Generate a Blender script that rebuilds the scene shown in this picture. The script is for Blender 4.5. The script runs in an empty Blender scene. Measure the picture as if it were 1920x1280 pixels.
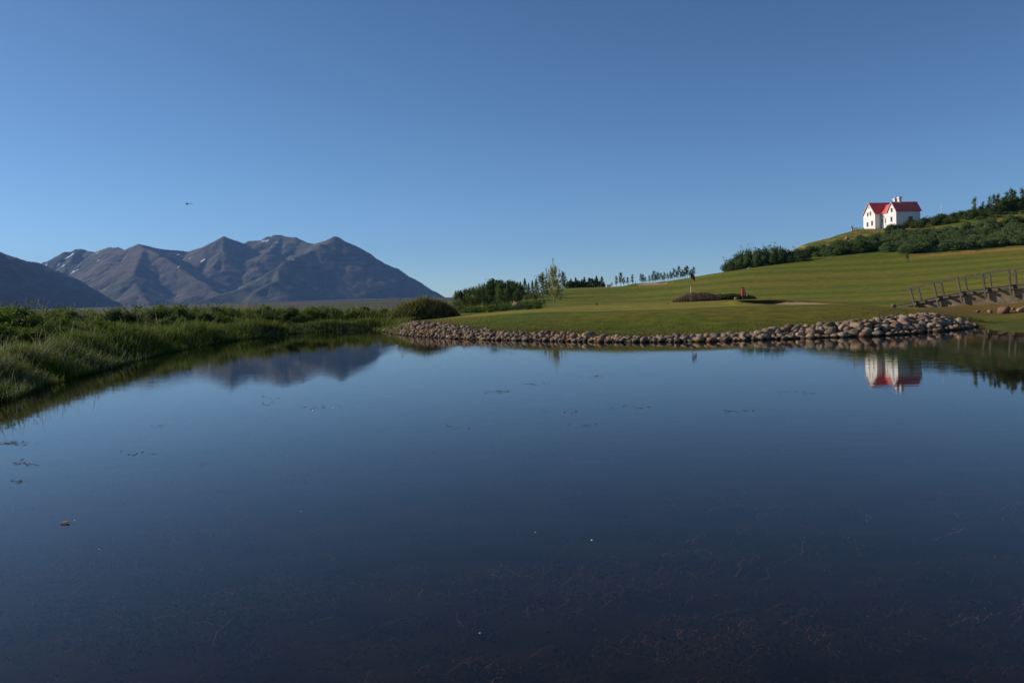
import bpy, bmesh, math, random
import numpy as np
from mathutils import Matrix, Vector

random.seed(7)
RNG = np.random.default_rng(11)
SC = bpy.context.scene
COL = SC.collection

# ------------------------------------------------------------------ camera
PW, PH, FPX = 1920.0, 1280.0, 1513.0
CAM_H = 1.7
PITCH = math.atan(72.5 / FPX)
ROLL = 0.0348
cd = bpy.data.cameras.new('camera')
cd.sensor_width = 36.0
cd.lens = 36.0 * FPX / PW
cd.clip_start = 0.1
cd.clip_end = 60000
cam = bpy.data.objects.new('camera', cd)
COL.objects.link(cam)
fw = Vector((0, math.cos(PITCH), -math.sin(PITCH)))
rt0 = Vector((1, 0, 0))
up0 = rt0.cross(fw)
rt = rt0 * math.cos(ROLL) - up0 * math.sin(ROLL)
up = rt.cross(fw)
Rm = Matrix((rt, up, -fw)).transposed()
cam.matrix_world = Matrix.Translation((0, 0, CAM_H)) @ Rm.to_4x4()
SC.camera = cam

# ------------------------------------------------------------------ world, sun, exposure
SUN_EL = math.radians(25.5)
SUN_AZ = math.radians(-72)          # measured from +Y, negative to the left
SUN_DIR = Vector((math.sin(SUN_AZ) * math.cos(SUN_EL), math.cos(SUN_AZ) * math.cos(SUN_EL), math.sin(SUN_EL)))
world = bpy.data.worlds.new('World')
SC.world = world
world.use_nodes = True
wn = world.node_tree
bg = wn.nodes['Background']
sky = wn.nodes.new('ShaderNodeTexSky')
sky.sky_type = 'NISHITA'
sky.sun_disc = False
sky.sun_elevation = SUN_EL
sky.sun_rotation = SUN_AZ
sky.altitude = 0
sky.air_density = 0.6
sky.dust_density = 0.15
sky.ozone_density = 3.0
hs = wn.nodes.new('ShaderNodeHueSaturation')
hs.inputs['Saturation'].default_value = 1.05
gm = wn.nodes.new('ShaderNodeGamma')
gm.inputs['Gamma'].default_value = 1.12
wn.links.new(sky.outputs[0], gm.inputs['Color'])
wn.links.new(gm.outputs[0], hs.inputs['Color'])
tn = wn.nodes.new('ShaderNodeMix'); tn.data_type = 'RGBA'; tn.blend_type = 'MULTIPLY'; tn.inputs[0].default_value = 1.0
tn.inputs[7].default_value = (.97, 1.03, .97, 1)
wn.links.new(hs.outputs[0], tn.inputs[6])
wn.links.new(tn.outputs[2], bg.inputs['Color'])
bg.inputs['Strength'].default_value = 0.094
sd_ = bpy.data.lights.new('sun', 'SUN')
sd_.energy = 4.9
sd_.angle = math.radians(0.53)
sd_.color = (1.0, 0.93, 0.82)
sun = bpy.data.objects.new('sun', sd_)
COL.objects.link(sun)
sun.rotation_euler = SUN_DIR.to_track_quat('Z', 'Y').to_euler()
SC.view_settings.view_transform = 'Standard'
SC.view_settings.look = 'None'
SC.view_settings.exposure = 0.0
SC.view_settings.gamma = 1.0
SC.view_settings.use_curve_mapping = False
HAZE = 3.7e-5
SC.render.engine = 'CYCLES'
SC.cycles.max_bounces = 6
SC.cycles.diffuse_bounces = 2
SC.cycles.glossy_bounces = 3
SC.cycles.transparent_max_bounces = 8
SC.cycles.volume_bounces = 0
SC.cycles.use_denoising = True

# ------------------------------------------------------------------ helpers
def ray(px, py):
    d = rt * ((px - PW / 2) / FPX) - up * ((py - PH / 2) / FPX) + fw
    return d

def pt(px, py, D):
    """world point on the pixel's ray at depth Y = D"""
    d = ray(px, py)
    return Vector((0, 0, CAM_H)) + d * (D / d.y)

def wl(px, py, z=0.0):
    """world point where the ray meets height z"""
    d = ray(px, py)
    return Vector((0, 0, CAM_H)) + d * ((z - CAM_H) / d.z)

def hor(px):
    return 567.5 - (px - 960) * ROLL

def tag(o, label=None, cat=None, group=None, kind=None):
    if label: o['label'] = label
    if cat: o['category'] = cat
    if group: o['group'] = group
    if kind: o['kind'] = kind
    return o

def mesh_np(name, V, F, mat=None, smooth=False, cols=None):
    V = np.asarray(V, dtype=np.float32).reshape(-1, 3)
    F = np.asarray(F, dtype=np.int32)
    n = F.shape[1]
    me = bpy.data.meshes.new(name)
    me.vertices.add(len(V))
    me.vertices.foreach_set('co', V.ravel())
    me.loops.add(F.size)
    me.loops.foreach_set('vertex_index', F.ravel())
    me.polygons.add(len(F))
    me.polygons.foreach_set('loop_start', np.arange(0, F.size, n, dtype=np.int32))
    me.polygons.foreach_set('loop_total', np.full(len(F), n, dtype=np.int32))
    if smooth:
        me.polygons.foreach_set('use_smooth', np.ones(len(F), dtype=bool))
    me.update(calc_edges=True)
    if cols is not None:
        a = me.color_attributes.new('col', 'FLOAT_COLOR', 'POINT')
        c = np.ones((len(V), 4), dtype=np.float32)
        c[:, :3] = cols
        a.data.foreach_set('color', c.ravel())
    if mat: me.materials.append(mat)
    return me

def link(name, me, parent=None, loc=None, rz=0.0, s=1.0):
    o = bpy.data.objects.new(name, me)
    COL.objects.link(o)
    if parent is not None: o.parent = parent
    if loc is not None: o.location = loc
    if rz: o.rotation_euler = (0, 0, rz)
    if s != 1.0:
        o.scale = (s, s, s) if not isinstance(s, (tuple, list)) else s
    return o

def empty(name, loc=(0, 0, 0), rz=0.0, s=1.0):
    o = link(name, None, None, loc, rz, s)
    o.empty_display_size = 0.3
    return o

# value noise on a lattice, vectorised
_P = np.random.default_rng(3).random((256, 256)).astype(np.float64)
def vnoise(x, y):
    xi = np.floor(x).astype(int); yi = np.floor(y).astype(int)
    fx = x - xi; fy = y - yi
    fx = fx * fx * fx * (fx * (fx * 6 - 15) + 10); fy = fy * fy * fy * (fy * (fy * 6 - 15) + 10)
    a = _P[xi & 255, yi & 255]; b = _P[(xi + 1) & 255, yi & 255]
    c = _P[xi & 255, (yi + 1) & 255]; d = _P[(xi + 1) & 255, (yi + 1) & 255]
    return (a + (b - a) * fx) * (1 - fy) + (c + (d - c) * fx) * fy
def fbm(x, y, o=4, g=0.5):
    x = np.asarray(x, float); y = np.asarray(y, float)
    s = 0; a = 1; t = 0
    for k in range(o):
        s = s + a * (vnoise(x * 2 ** k + 17.3 * k, y * 2 ** k + 9.1 * k) - 0.5); t += a; a *= g
    return s / t * 2
def ridged(x, y, o=4, g=0.5):
    s = 0; a = 1; t = 0
    for k in range(o):
        s = s + a * (1 - np.abs(2 * vnoise(x * 2 ** k + 5.7 * k, y * 2 ** k + 3.3 * k) - 1)); t += a; a *= g
    return s / t
def sstep(a, b, x):
    t = np.clip((x - a) / (b - a), 0, 1)
    return t * t * (3 - 2 * t)
def lerp(a, b, t):
    t = np.asarray(t)
    if np.ndim(a) == 1 and len(a) == 3 and t.ndim == 1 or np.ndim(a) == 2: t = t[:, None]
    return np.asarray(a) * (1 - t) + np.asarray(b) * t

# ------------------------------------------------------------------ materials
def mat_new(name):
    m = bpy.data.materials.new(name)
    m.use_nodes = True
    n = m.node_tree
    p = n.nodes['Principled BSDF']
    return m, n, p

def N(n, t, **kw):
    x = n.nodes.new(t)
    for k, v in kw.items():
        if k in x.inputs: x.inputs[k].default_value = v
        else: setattr(x, k, v)
    return x

def simple(name, col, rough=0.85, var=0.25, scale=6.0, spec=0.2, bump=0.0, bscale=None, metal=0.0, objvar=0.0):
    """plain coloured material with noise variation; objvar shifts the value per object"""
    m, n, p = mat_new(name)
    p.inputs['Roughness'].default_value = rough
    p.inputs['Specular IOR Level'].default_value = spec
    p.inputs['Metallic'].default_value = metal
    tc = N(n, 'ShaderNodeTexCoord')
    no = N(n, 'ShaderNodeTexNoise', Scale=scale, Detail=5.0)
    n.links.new(tc.outputs['Object'], no.inputs['Vector'])
    mr = N(n, 'ShaderNodeMapRange')
    mr.inputs['From Min'].default_value = 0.3; mr.inputs['From Max'].default_value = 0.7
    mr.inputs['To Min'].default_value = 1 - var; mr.inputs['To Max'].default_value = 1 + var
    n.links.new(no.outputs['Fac'], mr.inputs['Value'])
    mx = N(n, 'ShaderNodeVectorMath', operation='SCALE')
    mx.inputs[0].default_value = col
    last = mr.outputs[0]
    if objvar:
        oi = N(n, 'ShaderNodeObjectInfo')
        m2 = N(n, 'ShaderNodeMapRange')
        m2.inputs['To Min'].default_value = 1 - objvar; m2.inputs['To Max'].default_value = 1 + objvar
        n.links.new(oi.outputs['Random'], m2.inputs['Value'])
        mm = N(n, 'ShaderNodeMath', operation='MULTIPLY')
        n.links.new(last, mm.inputs[0]); n.links.new(m2.outputs[0], mm.inputs[1]); last = mm.outputs[0]
    n.links.new(last, mx.inputs['Scale'])
    n.links.new(mx.outputs[0], p.inputs['Base Color'])
    if bump:
        nb = N(n, 'ShaderNodeTexNoise', Scale=bscale or scale * 4, Detail=6.0)
        n.links.new(tc.outputs['Object'], nb.inputs['Vector'])
        b = N(n, 'ShaderNodeBump', Strength=bump, Distance=0.02)
        n.links.new(nb.outputs['Fac'], b.inputs['Height'])
        n.links.new(b.outputs[0], p.inputs['Normal'])
    return m

def colmat(name, rough=0.95, spec=0.1, nscale=3.0, var=0.35, bump=0.4, bdist=0.05, transl=0.0):
    """uses the surface-type colour stored on the mesh, with fine procedural variation"""
    m, n, p = mat_new(name)
    p.inputs['Roughness'].default_value = rough
    p.inputs['Specular IOR Level'].default_value = spec
    a = N(n, 'ShaderNodeAttribute', attribute_name='col')
    tc = N(n, 'ShaderNodeTexCoord')
    no = N(n, 'ShaderNodeTexNoise', Scale=nscale, Detail=8.0, Roughness=0.65)
    n.links.new(tc.outputs['Object'], no.inputs['Vector'])
    mr = N(n, 'ShaderNodeMapRange')
    mr.inputs['From Min'].default_value = 0.3; mr.inputs['From Max'].default_value = 0.7
    mr.inputs['To Min'].default_value = 1 - var; mr.inputs['To Max'].default_value = 1 + var
    n.links.new(no.outputs['Fac'], mr.inputs['Value'])
    mx = N(n, 'ShaderNodeVectorMath', operation='SCALE')
    n.links.new(a.outputs['Color'], mx.inputs[0]); n.links.new(mr.outputs[0], mx.inputs['Scale'])
    n.links.new(mx.outputs[0], p.inputs['Base Color'])
    if bump:
        b = N(n, 'ShaderNodeBump', Strength=bump, Distance=bdist)
        n.links.new(no.outputs['Fac'], b.inputs['Height'])
        n.links.new(b.outputs[0], p.inputs['Normal'])
    if transl:
        tr = N(n, 'ShaderNodeBsdfTranslucent')
        n.links.new(mx.outputs[0], tr.inputs['Color'])
        ms = N(n, 'ShaderNodeMixShader', Fac=transl)
        out = n.nodes['Material Output']
        n.links.new(p.outputs[0], ms.inputs[1]); n.links.new(tr.outputs[0], ms.inputs[2])
        n.links.new(ms.outputs[0], out.inputs['Surface'])
    return m

M_GROUND = colmat('turf', nscale=1.3, var=0.38, bump=0.8, bdist=0.10)
M_PLAIN = colmat('plain', nscale=0.01, var=0.3, bump=0.0)
M_SAND = simple('sand', (0.40, 0.26, 0.15), rough=1.0, var=0.12, scale=3.0, bump=0.3, bscale=30)
M_BED = simple('pond_mud', (0.032, 0.022, 0.010), rough=1.0, var=0.5, scale=1.5)
M_MOUNT = colmat('mountain_rock', nscale=0.012, var=0.30, bump=0.9, bdist=25.0)

# ------------------------------------------------------------------ pond outline (world XY)
shore_px = [(0, 752), (60, 728), (130, 708), (190, 694), (250, 676), (330, 657), (390, 646), (440, 638), (500, 631),
            (560, 625), (640, 619.5), (700, 616.5), (722, 618.5), (728, 622), (745, 626.5), (800, 631.5), (850, 634), (900, 636.5),
            (1000, 638.5), (1080, 640), (1150, 641), (1230, 641), (1300, 640.5), (1380, 638.5), (1450, 636), (1500, 634), (1550, 632.5), (1600, 631),
            (1640, 630), (1700, 626), (1745, 622), (1800, 617), (1832, 611.5), (1836, 616), (1850, 620), (1880, 623), (1925, 626), (2000, 630), (2150, 640)]
SHORE = [wl(*p) for p in shore_px]
pond = [(v.x, v.y) for v in SHORE] + [(26, 12), (20, 4), (10, 1.5), (3, 0.9), (-4, 0.8), (-10, 2.0), (-14.5, 6), (-14.5, 11.5)]
POND = np.array(pond)
def pond_sd(X, Y):
    """signed distance to the water outline, negative on water"""
    X = np.asarray(X, float); Y = np.asarray(Y, float)
    d = np.full(X.shape, 1e9); ins = np.zeros(X.shape, bool)
    n = len(POND)
    for i in range(n):
        ax, ay = POND[i]; bx, by = POND[(i + 1) % n]
        dx, dy = bx - ax, by - ay
        t = np.clip(((X - ax) * dx + (Y - ay) * dy) / (dx * dx + dy * dy + 1e-9), 0, 1)
        d = np.minimum(d, np.hypot(X - ax - t * dx, Y - ay - t * dy))
        c = (ay > Y) != (by > Y)
        with np.errstate(divide='ignore', invalid='ignore'):
            xi = ax + (Y - ay) * dx / (dy if abs(dy) > 1e-9 else 1e-9)
        ins ^= c & (X < xi)
    return np.where(ins, -d, d)

# ------------------------------------------------------------------ base height: smooth surface through surveyed points
ctrl = []
def cp(px, py, D):
    v = pt(px, py, D); ctrl.append((v.x, v.y, v.z))
def cz(px, D, z):
    v = pt(px, hor(px), D); ctrl.append((v.x, v.y, z))
# rim of the stone bank and the lawn of the point
for px, D, z in [(745, 52, .32), (800, 47, .38), (900, 42, .36), (1000, 38, .33), (1150, 36, .31), (1300, 34.5, .34), (1450, 34, .38), (1600, 34, .44),
                 (1700, 35, .50), (1760, 36, .48), (1815, 38, .28)]:
    cz(px, D, z)
for px, D, z in [(850, 50, .68), (900, 47, .80), (1000, 43, .88), (1150, 39.5, .88), (1300, 38.5, .90), (1450, 38.5, .90), (1600, 38.5, .86), (1690, 40, .74), (1150, 48, 1.02), (1300, 48, 1.03), (1450, 48, .98), (1600, 48, .86)]:
    cz(px, D, z)
for c in [(830, 597, 60), (900, 589, 63), (960, 583, 66), (1100, 574, 70), (1200, 570, 68), (1295, 567, 66), (1400, 563, 70), (1490, 567, 66), (1600, 571, 60), (1690, 575, 54)]:
    cp(*c)
for px, D, z in [(1100, 82, 1.05), (1295, 82, 1.15), (1400, 85, 1.2), (960, 85, .9)]:
    cz(px, D, z)
# fairway behind
for c in [(1065, 541, 165), (1140, 539, 170), (1200, 534, 165), (1300, 523, 165), (1350, 512, 170), (1200, 552, 125), (1070, 560, 120), (1350, 540, 120),
          (1500, 499, 175), (1700, 484, 180), (1920, 463, 185), (1500, 548, 100), (1700, 545, 95), (1600, 524, 130), (1800, 510, 130), (1920, 494, 135), (1900, 530, 85), (1450, 525, 135)]:
    cp(*c)
# shrub belt slope, crest with the house
for c in [(1420, 500, 195), (1500, 481, 205), (1580, 462, 215), (1600, 470, 205), (1700, 455, 205), (1800, 448, 205), (1920, 432, 205), (1500, 462, 235), (1545, 447, 250), (1600, 434, 262), (1640, 431, 262),
          (1700, 421, 258), (1760, 414, 255), (1810, 408, 245), (1920, 398, 235), (1680, 440, 232), (1800, 425, 228), (1920, 412, 222), (2050, 385, 240)]:
    cp(*c)
for px, D, z in [(1380, 240, 6), (1420, 290, 8), (1500, 300, 13), (1600, 320, 20), (1700, 320, 25), (1900, 320, 32), (2100, 320, 34), (1200, 230, 4.2), (1350, 260, 4.6),
                 (1000, 230, 3.4), (860, 230, 2.0), (1200, 400, 3.0), (1400, 450, 5), (1700, 500, 18), (2000, 500, 26), (1000, 400, 2.6)]:
    cz(px, D, z)
# centre-left
for px, D, z in [(860, 78, .75), (860, 100, .9), (900, 110, 1.1), (960, 110, 1.4), (1000, 120, 1.9), (1030, 100, 1.25), (1037, 110, 1.7), (1010, 150, 3.4), (940, 150, 1.8), (850, 150, 1.0)]:
    cz(px, D, z)
# spit, channel and bridge foot
for px, D, z in [(1850, 38, .07), (1880, 33, .07), (1920, 30, .07), (1920, 38, .08), (2050, 38, .15), (1850, 44, .12), (1780, 46, .25), (1920, 44, .22), (1730, 54, .45), (1800, 53, .55),
                 (1900, 50.5, .62), (2000, 48, .8), (1720, 60, .7), (1900, 60, 1.0), (2050, 60, 1.2), (1700, 48, .55)]:
    cz(px, D, z)
# left bank
for px, D, z in [(-150, 20, .5), (0, 20.5, .42), (0, 27, 1.12), (100, 30, 1.15), (200, 35, 1.18), (100, 24.5, .45), (200, 28.5, .45), (330, 42, .5), (330, 47, 1.15), (440, 52, .5),
                 (440, 57, 1.1), (560, 61, .5), (560, 65, .95), (640, 65, .55), (640, 69, .85), (700, 67, .5), (700, 71, .85), (800, 66, .6), (800, 72, .8),
                 (-150, 27, 1.15), (-350, 20, 1.1), (0, 40, 1.0), (200, 60, .9), (500, 90, .9), (750, 90, .8), (0, 100, .9), (-300, 100, .9), (400, 200, 1.3), (0, 200, 1.3), (800, 300, 1.5), (0, 500, 3), (400, 500, 3)]:
    cz(px, D, z)
# near side
for x, y, z in [(-10, -3, .4), (0, -3, .4), (12, -3, .4), (-20, 4, .8), (30, 8, .4), (34, 22, .3), (4, 15, .1), (-4, 25, .2), (10, 22, .2), (-8, 15, .2), (-8, 40, .3), (6, 6, .1)]:
    ctrl.append((x, y, z))
ctrl = np.array(ctrl)
def uv(X, Y):
    R = np.hypot(X, Y)
    az = np.arctan2(X, np.maximum(Y, 1e-3) if False else Y)
    return az, np.log(R + 6.0)
AZL = math.radians(50)
cu, cv = uv(ctrl[:, 0], ctrl[:, 1])
front = np.abs(cu) < math.radians(70)
ctrl = ctrl[front]; cu = cu[front]; cv = cv[front]
US = 4.0
def tps_fit():
    A = np.stack([cu * US, cv * 2.2], 1)
    d = np.linalg.norm(A[:, None] - A[None], axis=2)
    K = np.where(d > 0, d ** 2 * np.log(d + 1e-12), 0) + np.eye(len(A)) * 2e-3
    P = np.hstack([np.ones((len(A), 1)), A])
    M = np.block([[K, P], [P.T, np.zeros((3, 3))]])
    z = np.sign(ctrl[:, 2]) * np.log1p(np.abs(ctrl[:, 2]))          # compress so small banks stay accurate
    w = np.linalg.solve(M, np.concatenate([z, np.zeros(3)]))
    return A, w
TA, TW = tps_fit()
def base_h(X, Y):
    X = np.asarray(X, float); Y = np.asarray(Y, float)
    sh = X.shape; x = X.ravel(); y = Y.ravel()
    az, lv = uv(x, y)
    lv = np.clip(lv, math.log(7), math.log(560))
    azc = np.clip(az, -AZL, AZL)
    out = np.empty(len(x))
    for s in range(0, len(x), 20000):
        q = np.stack([azc[s:s + 20000] * US, lv[s:s + 20000] * 2.2], 1)
        d2 = ((q[:, None] - TA[None]) ** 2).sum(2)
        K = 0.5 * d2 * np.log(d2 + 1e-18)
        out[s:s + 20000] = K @ TW[:len(TA)] + TW[len(TA)] + q @ TW[len(TA) + 1:]
    z = np.sign(out) * np.expm1(np.abs(out))
    z = np.maximum(z, 0.05)
    t = sstep(math.radians(52), math.radians(85), np.abs(az))
    z = z * (1 - t) + np.minimum(z, 2.0) * t
    return z.reshape(sh)

BK = pt(1492, 579, 55)      # near bunker centre
BK2 = pt(1230, 534, 158)    # far bunker centre
def bunker_q(X, Y):
    return np.hypot((X - BK.x) / 3.3, (Y - BK.y) / 2.3) + 0.10 * np.sin(3 * np.arctan2(Y - BK.y, X - BK.x) + 1.0)
def bunker2_q(X, Y):
    return np.hypot((X - BK2.x) / 3.6, (Y - BK2.y) / 4.0) + 0.08 * np.sin(2 * np.arctan2(Y - BK2.y, X - BK2.x))
BK2Z = float(base_h(np.array([BK2.x]), np.array([BK2.y - 1.0]))[0])
BKZ = float(base_h(np.array([BK.x]), np.array([BK.y - 1.5]))[0])
def ground(X, Y):
    X = np.asarray(X, float); Y = np.asarray(Y, float)
    b = base_h(X, Y)
    sd = pond_sd(X, Y)
    R = np.hypot(X, Y)
    # roughness of ground away from mown turf
    b = b + 0.05 * fbm(X * .12, Y * .12, 3) * sstep(1.5, 8, sd)
    b = b + 0.9 * fbm(X * .06 + 9, Y * .06, 4) * sstep(188, 208, Y) * sstep(5, 9, b)
    b = b + 0.22 * fbm(X * .35, Y * .35, 3) * sstep(0.5, 3, sd) * sstep(-0.10, -0.2, X / (Y + 1)) * (R < 90)
    # far land climbs gently towards the mountains
    az = np.arctan2(X, Y)
    far = sstep(600, 7000, R)
    leftness = sstep(math.radians(2), math.radians(-10), az)
    b = b + (R > 500) * (np.maximum(R - 500, 0) * (0.0070 + 0.0045 * leftness) ) * sstep(math.radians(75), math.radians(60), np.abs(az))
    # bunkers
    q = bunker_q(X, Y)
    back = sstep(-0.9, 0.9, (Y - BK.y) / 2.3 - 0.5 * (X - BK.x) / 3.3)
    zc = BKZ - .10 + .15 * (Y - BK.y)
    b = b + 0.30 * np.exp(-((q - 1.16) / 0.20) ** 2) * back
    inn = sstep(1.03, 0.96, q)
    b = b * (1 - inn) + (zc - .10 * back) * inn
    q2 = bunker2_q(X, Y)
    b = b + 0.35 * np.exp(-((q2 - 1.3) / 0.3) ** 2) * sstep(-.2, .8, (Y - BK2.y) / 4)
    i2 = sstep(1.04, .92, q2)
    b = b * (1 - i2) + i2 * (BK2Z - .12 + .115 * (Y - BK2.y))
    # pond basin
    rise = sstep(-0.15, 1.6, sd)
    left = sstep(-0.10, -0.2, X / (Y + 1))
    z = np.where(sd > 0, -0.02 + (b + 0.02) * rise, -0.02 - np.minimum(-sd * 0.35, 0.75))
    z = np.where((sd > 0), z + 0.0, z)
    return z

def gz(x, y):
    return float(ground(np.array([x]), np.array([y]))[0])
def on_ground(px, D, dz=0.0):
    """point of the ground at depth D under image column px (column taken near the ground)"""
    x = pt(px, hor(px), D).x
    for _ in range(2):
        z = gz(x, D)
        py = hor(px) - (z - CAM_H) / D * FPX
        x = pt(px, py, D).x
    return Vector((x, D, gz(x, D) + dz))

# ------------------------------------------------------------------ ground mesh
def rows():
    r = [0.0]; v = 1.0
    while v < 16000:
        r.append(v)
        if v < 16: st = v * 0.03
        elif v < 24: st = 0.3
        elif v < 36: st = 0.20
        elif v < 52: st = 0.30
        elif v < 61: st = 0.16
        elif v < 75: st = 0.40
        elif v < 320: st = v * 0.0085
        elif v < 1200: st = v * 0.03
        else: st = v * 0.045
        v += st
    return np.array(r)
R_ = rows()
azs = np.concatenate([np.radians(np.arange(-180, -40, 2.5)), np.radians(np.arange(-40, 40.01, 0.17)), np.radians(np.arange(42, 180, 2.5)), [math.pi]])
AZ, RR = np.meshgrid(azs, R_)
GX = RR * np.sin(AZ); GY = RR * np.cos(AZ)
GX1 = GX.ravel(); GY1 = GY.ravel()
GZ1 = ground(GX1, GY1)
nr, na = GX.shape
idx = np.arange(nr * na).reshape(nr, na)
Q = np.stack([idx[:-1, :-1], idx[1:, :-1], idx[1:, 1:], idx[:-1, 1:]], -1).reshape(-1, 4)

def region_masks(X, Y):
    sd = pond_sd(X, Y)
    R = np.hypot(X, Y)
    return sd, R
SD1, R1 = region_masks(GX1, GY1)

# surface-type colours
gpoly_px = [(800, 58), (900, 51), (1000, 46.5), (1200, 42.5), (1350, 43.5), (1420, 48), (1450, 60), (1500, 66), (1400, 72), (1295, 73), (1100, 74), (960, 70), (860, 64)]
def poly_sd(X, Y, poly):
    d = np.full(X.shape, 1e9); ins = np.zeros(X.shape, bool)
    n = len(poly)
    for i in range(n):
        ax, ay = poly[i]; bx, by = poly[(i + 1) % n]
        dx, dy = bx - ax, by - ay
        t = np.clip(((X - ax) * dx + (Y - ay) * dy) / (dx * dx + dy * dy + 1e-9), 0, 1)
        d = np.minimum(d, np.hypot(X - ax - t * dx, Y - ay - t * dy))
        c = (ay > Y) != (by > Y)
        xi = ax + (Y - ay) * dx / (dy if abs(dy) > 1e-9 else 1e-9)
        ins ^= c & (X < xi)
    return np.where(ins, -d, d)
GREEN = [(pt(p, hor(p), D).x, D) for p, D in gpoly_px]

def ground_cols(X, Y, Z, sd, R):
    n = len(X)
    t1 = fbm(X * .05, Y * .05, 4); t2 = fbm(X * .4 + 5, Y * .4, 4); t3 = fbm(X * .012, Y * .012, 3)
    az = np.degrees(np.arctan2(X, Y))
    fair_a = np.array([.094, .098, .018]); fair_b = np.array([.046, .070, .011]); dry = np.array([.135, .105, .034])
    rough = np.array([.080, .072, .014]); rough2 = np.array([.045, .066, .009])
    c = np.tile(fair_a, (n, 1))
    # mowing bands across the fairway
    s = Y + 0.10 * X + 3 * t3
    band = 0.5 + 0.5 * np.sin(s * 2 * np.pi / 19.0 + 1.1 * np.sin(s * .07))
    band = sstep(0.30, 0.70, band + .25 * t2) * (.7 + .7 * np.clip(t1 + .3, 0, 1))
    c = lerp(fair_a, fair_b, band * 0.80)
    c = lerp(c, dry, np.clip(0.25 + 1.2 * t1 + 1.0 * t2, 0, 1) * 0.6)
    # rough on the point
    r = sstep(46, 38, R) + 0 * R
    near = sstep(56, 44, R)
    rc = lerp(rough, rough2, np.clip(0.45 + 1.3 * t1 + 0.8 * t2, 0, 1))
    c = lerp(c, rc, near)
    c = lerp(c, dry * .75, sstep(2.2, .6, sd) * (R < 60) * 0.6)
    # rim of rough between green and fairway
    gs = poly_sd(X, Y, GREEN)
    c = lerp(c, rough * np.array([.75, .8, 1]), sstep(7, 2, gs) * sstep(45, 62, R) * .8)
    gcol = lerp(np.array([.155, .130, .038]), np.array([.115, .112, .026]), sstep(.3, .7, 0.5 + 0.5 * np.sin((X * .35 + Y) * 2 * np.pi / 3.4)))
    gcol = lerp(gcol, dry, np.clip(.3 + t1 + t2 * .6, 0, 1) * .4)
    g = sstep(0.25, -0.25, gs)
    c = lerp(c, gcol, g)
    # left bank: dark soil and litter under the grass
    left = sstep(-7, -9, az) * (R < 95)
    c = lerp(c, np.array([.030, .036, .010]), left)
    # hillside above the fairway
    hill = sstep(187, 194, Y + 6 * t2) * sstep(12.0, 15.0, az)
    hc = lerp(np.array([.055, .075, .016]), np.array([.15, .10, .045]), sstep(0.10, .34, t1 + .5 * t2) * (.35 + .65 * sstep(203, 218, Y)))
    cliff = sstep(206, 216, Y) * sstep(248, 238, Y) * sstep(17.5, 20, az) * sstep(27, 25, az)
    hc = lerp(hc, np.array([.20, .125, .075]), cliff * sstep(-.1, .3, t2 + .2 * t1) * .8)
    c = lerp(c, hc, hill)
    # dirt strip below the shrub belt
    px_r = np.array([[25.0, 181.0], [28, 182.5], [32, 184], [40, 188]])
    dR = np.interp(az, px_r[:, 0], px_r[:, 1])
    dirt = sstep(3.6, 1.6, np.abs(Y - dR + 1 - 2 * t2)) * sstep(25.0, 28.5, az)
    c = lerp(c, np.array([.22, .125, .07]), dirt * .85)
    # left-centre meadow
    mead = sstep(4.5, 3.0, az) * sstep(76, 84, R) * (R < 600)
    mc = lerp(np.array([.060, .085, .022]), np.array([.11, .10, .04]), np.clip(.5 + 1.5 * t1, 0, 1))
    mc = lerp(mc, np.array([.085, .080, .050]), sstep(110, 200, R))
    c = lerp(c, mc, mead)
    # spit
    spit = sstep(28.5, 30.0, az) * sstep(47, 44, R)
    c = lerp(c, np.array([.052, .060, .014]), spit)
    foot = sstep(48.5, 51, R) * sstep(66, 60, R) * sstep(26.3, 27.5, az)
    c = lerp(c, np.array([.085, .055, .032]), foot * .9)
    # far land
    fr = sstep(600, 900, R)
    fc = lerp(np.array([.095, .085, .070]), np.array([.045, .050, .042]), np.clip(.5 + 2 * fbm(X * .0015, Y * .004, 4), 0, 1))
    c = lerp(c, fc, fr)
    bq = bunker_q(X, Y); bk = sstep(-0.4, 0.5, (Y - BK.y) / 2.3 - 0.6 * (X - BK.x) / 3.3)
    c = lerp(c, np.array([.022, .016, .010]), sstep(1.14, 1.07, bq) * sstep(.95, 1.0, bq) * bk * sstep(.1, -.4, (X - BK.x) / 3.3))  # near bunker: shadow of the back-left lip, painted into the ground colour
    # wet mud rim
    c = lerp(c, np.array([.03, .022, .014]), sstep(.35, .0, sd) )
    c = c * np.where((R > 24)[:, None] & (az > -7)[:, None] & (R < 700)[:, None], np.array([1.66, 1.55, .74]), 1.0)
    return np.clip(c, 0, 1)
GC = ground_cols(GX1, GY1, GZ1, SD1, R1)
# undulating dark sea inlet strip is a water sheet of its own further down
qc = Q.mean(1) if False else None
fx = GX1[Q].mean(1); fy = GY1[Q].mean(1); fr_ = np.hypot(fx, fy)
fsd = pond_sd(fx, fy); faz = np.degrees(np.arctan2(fx, fy))
q1 = bunker_q(fx, fy) < 0.97
q2 = bunker2_q(fx, fy) < 0.96
cls = np.zeros(len(Q), int)                       # 0 lawn
cls[(fy > 190) & (faz > 13) & (fr_ < 700)] = 1   # hillside
cls[(faz < -7) & (fr_ < 700)] = 2                 # left bank ground
cls[(faz <= 4.0) & (fr_ > 80) & (fr_ < 700)] = 2
cls[poly_sd(fx, fy, GREEN) < 0] = 3               # putting green
cls[fsd < -0.1] = 4
cls[q1] = 5
cls[q2] = 6
cls[fr_ >= 700] = 7
names = {0: 'lawn', 1: 'hillside', 2: 'meadow_ground', 3: 'putting_green', 4: 'pond_bed', 5: 'sand_bunker', 6: 'sand_bunker', 7: 'distant_plain'}
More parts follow.
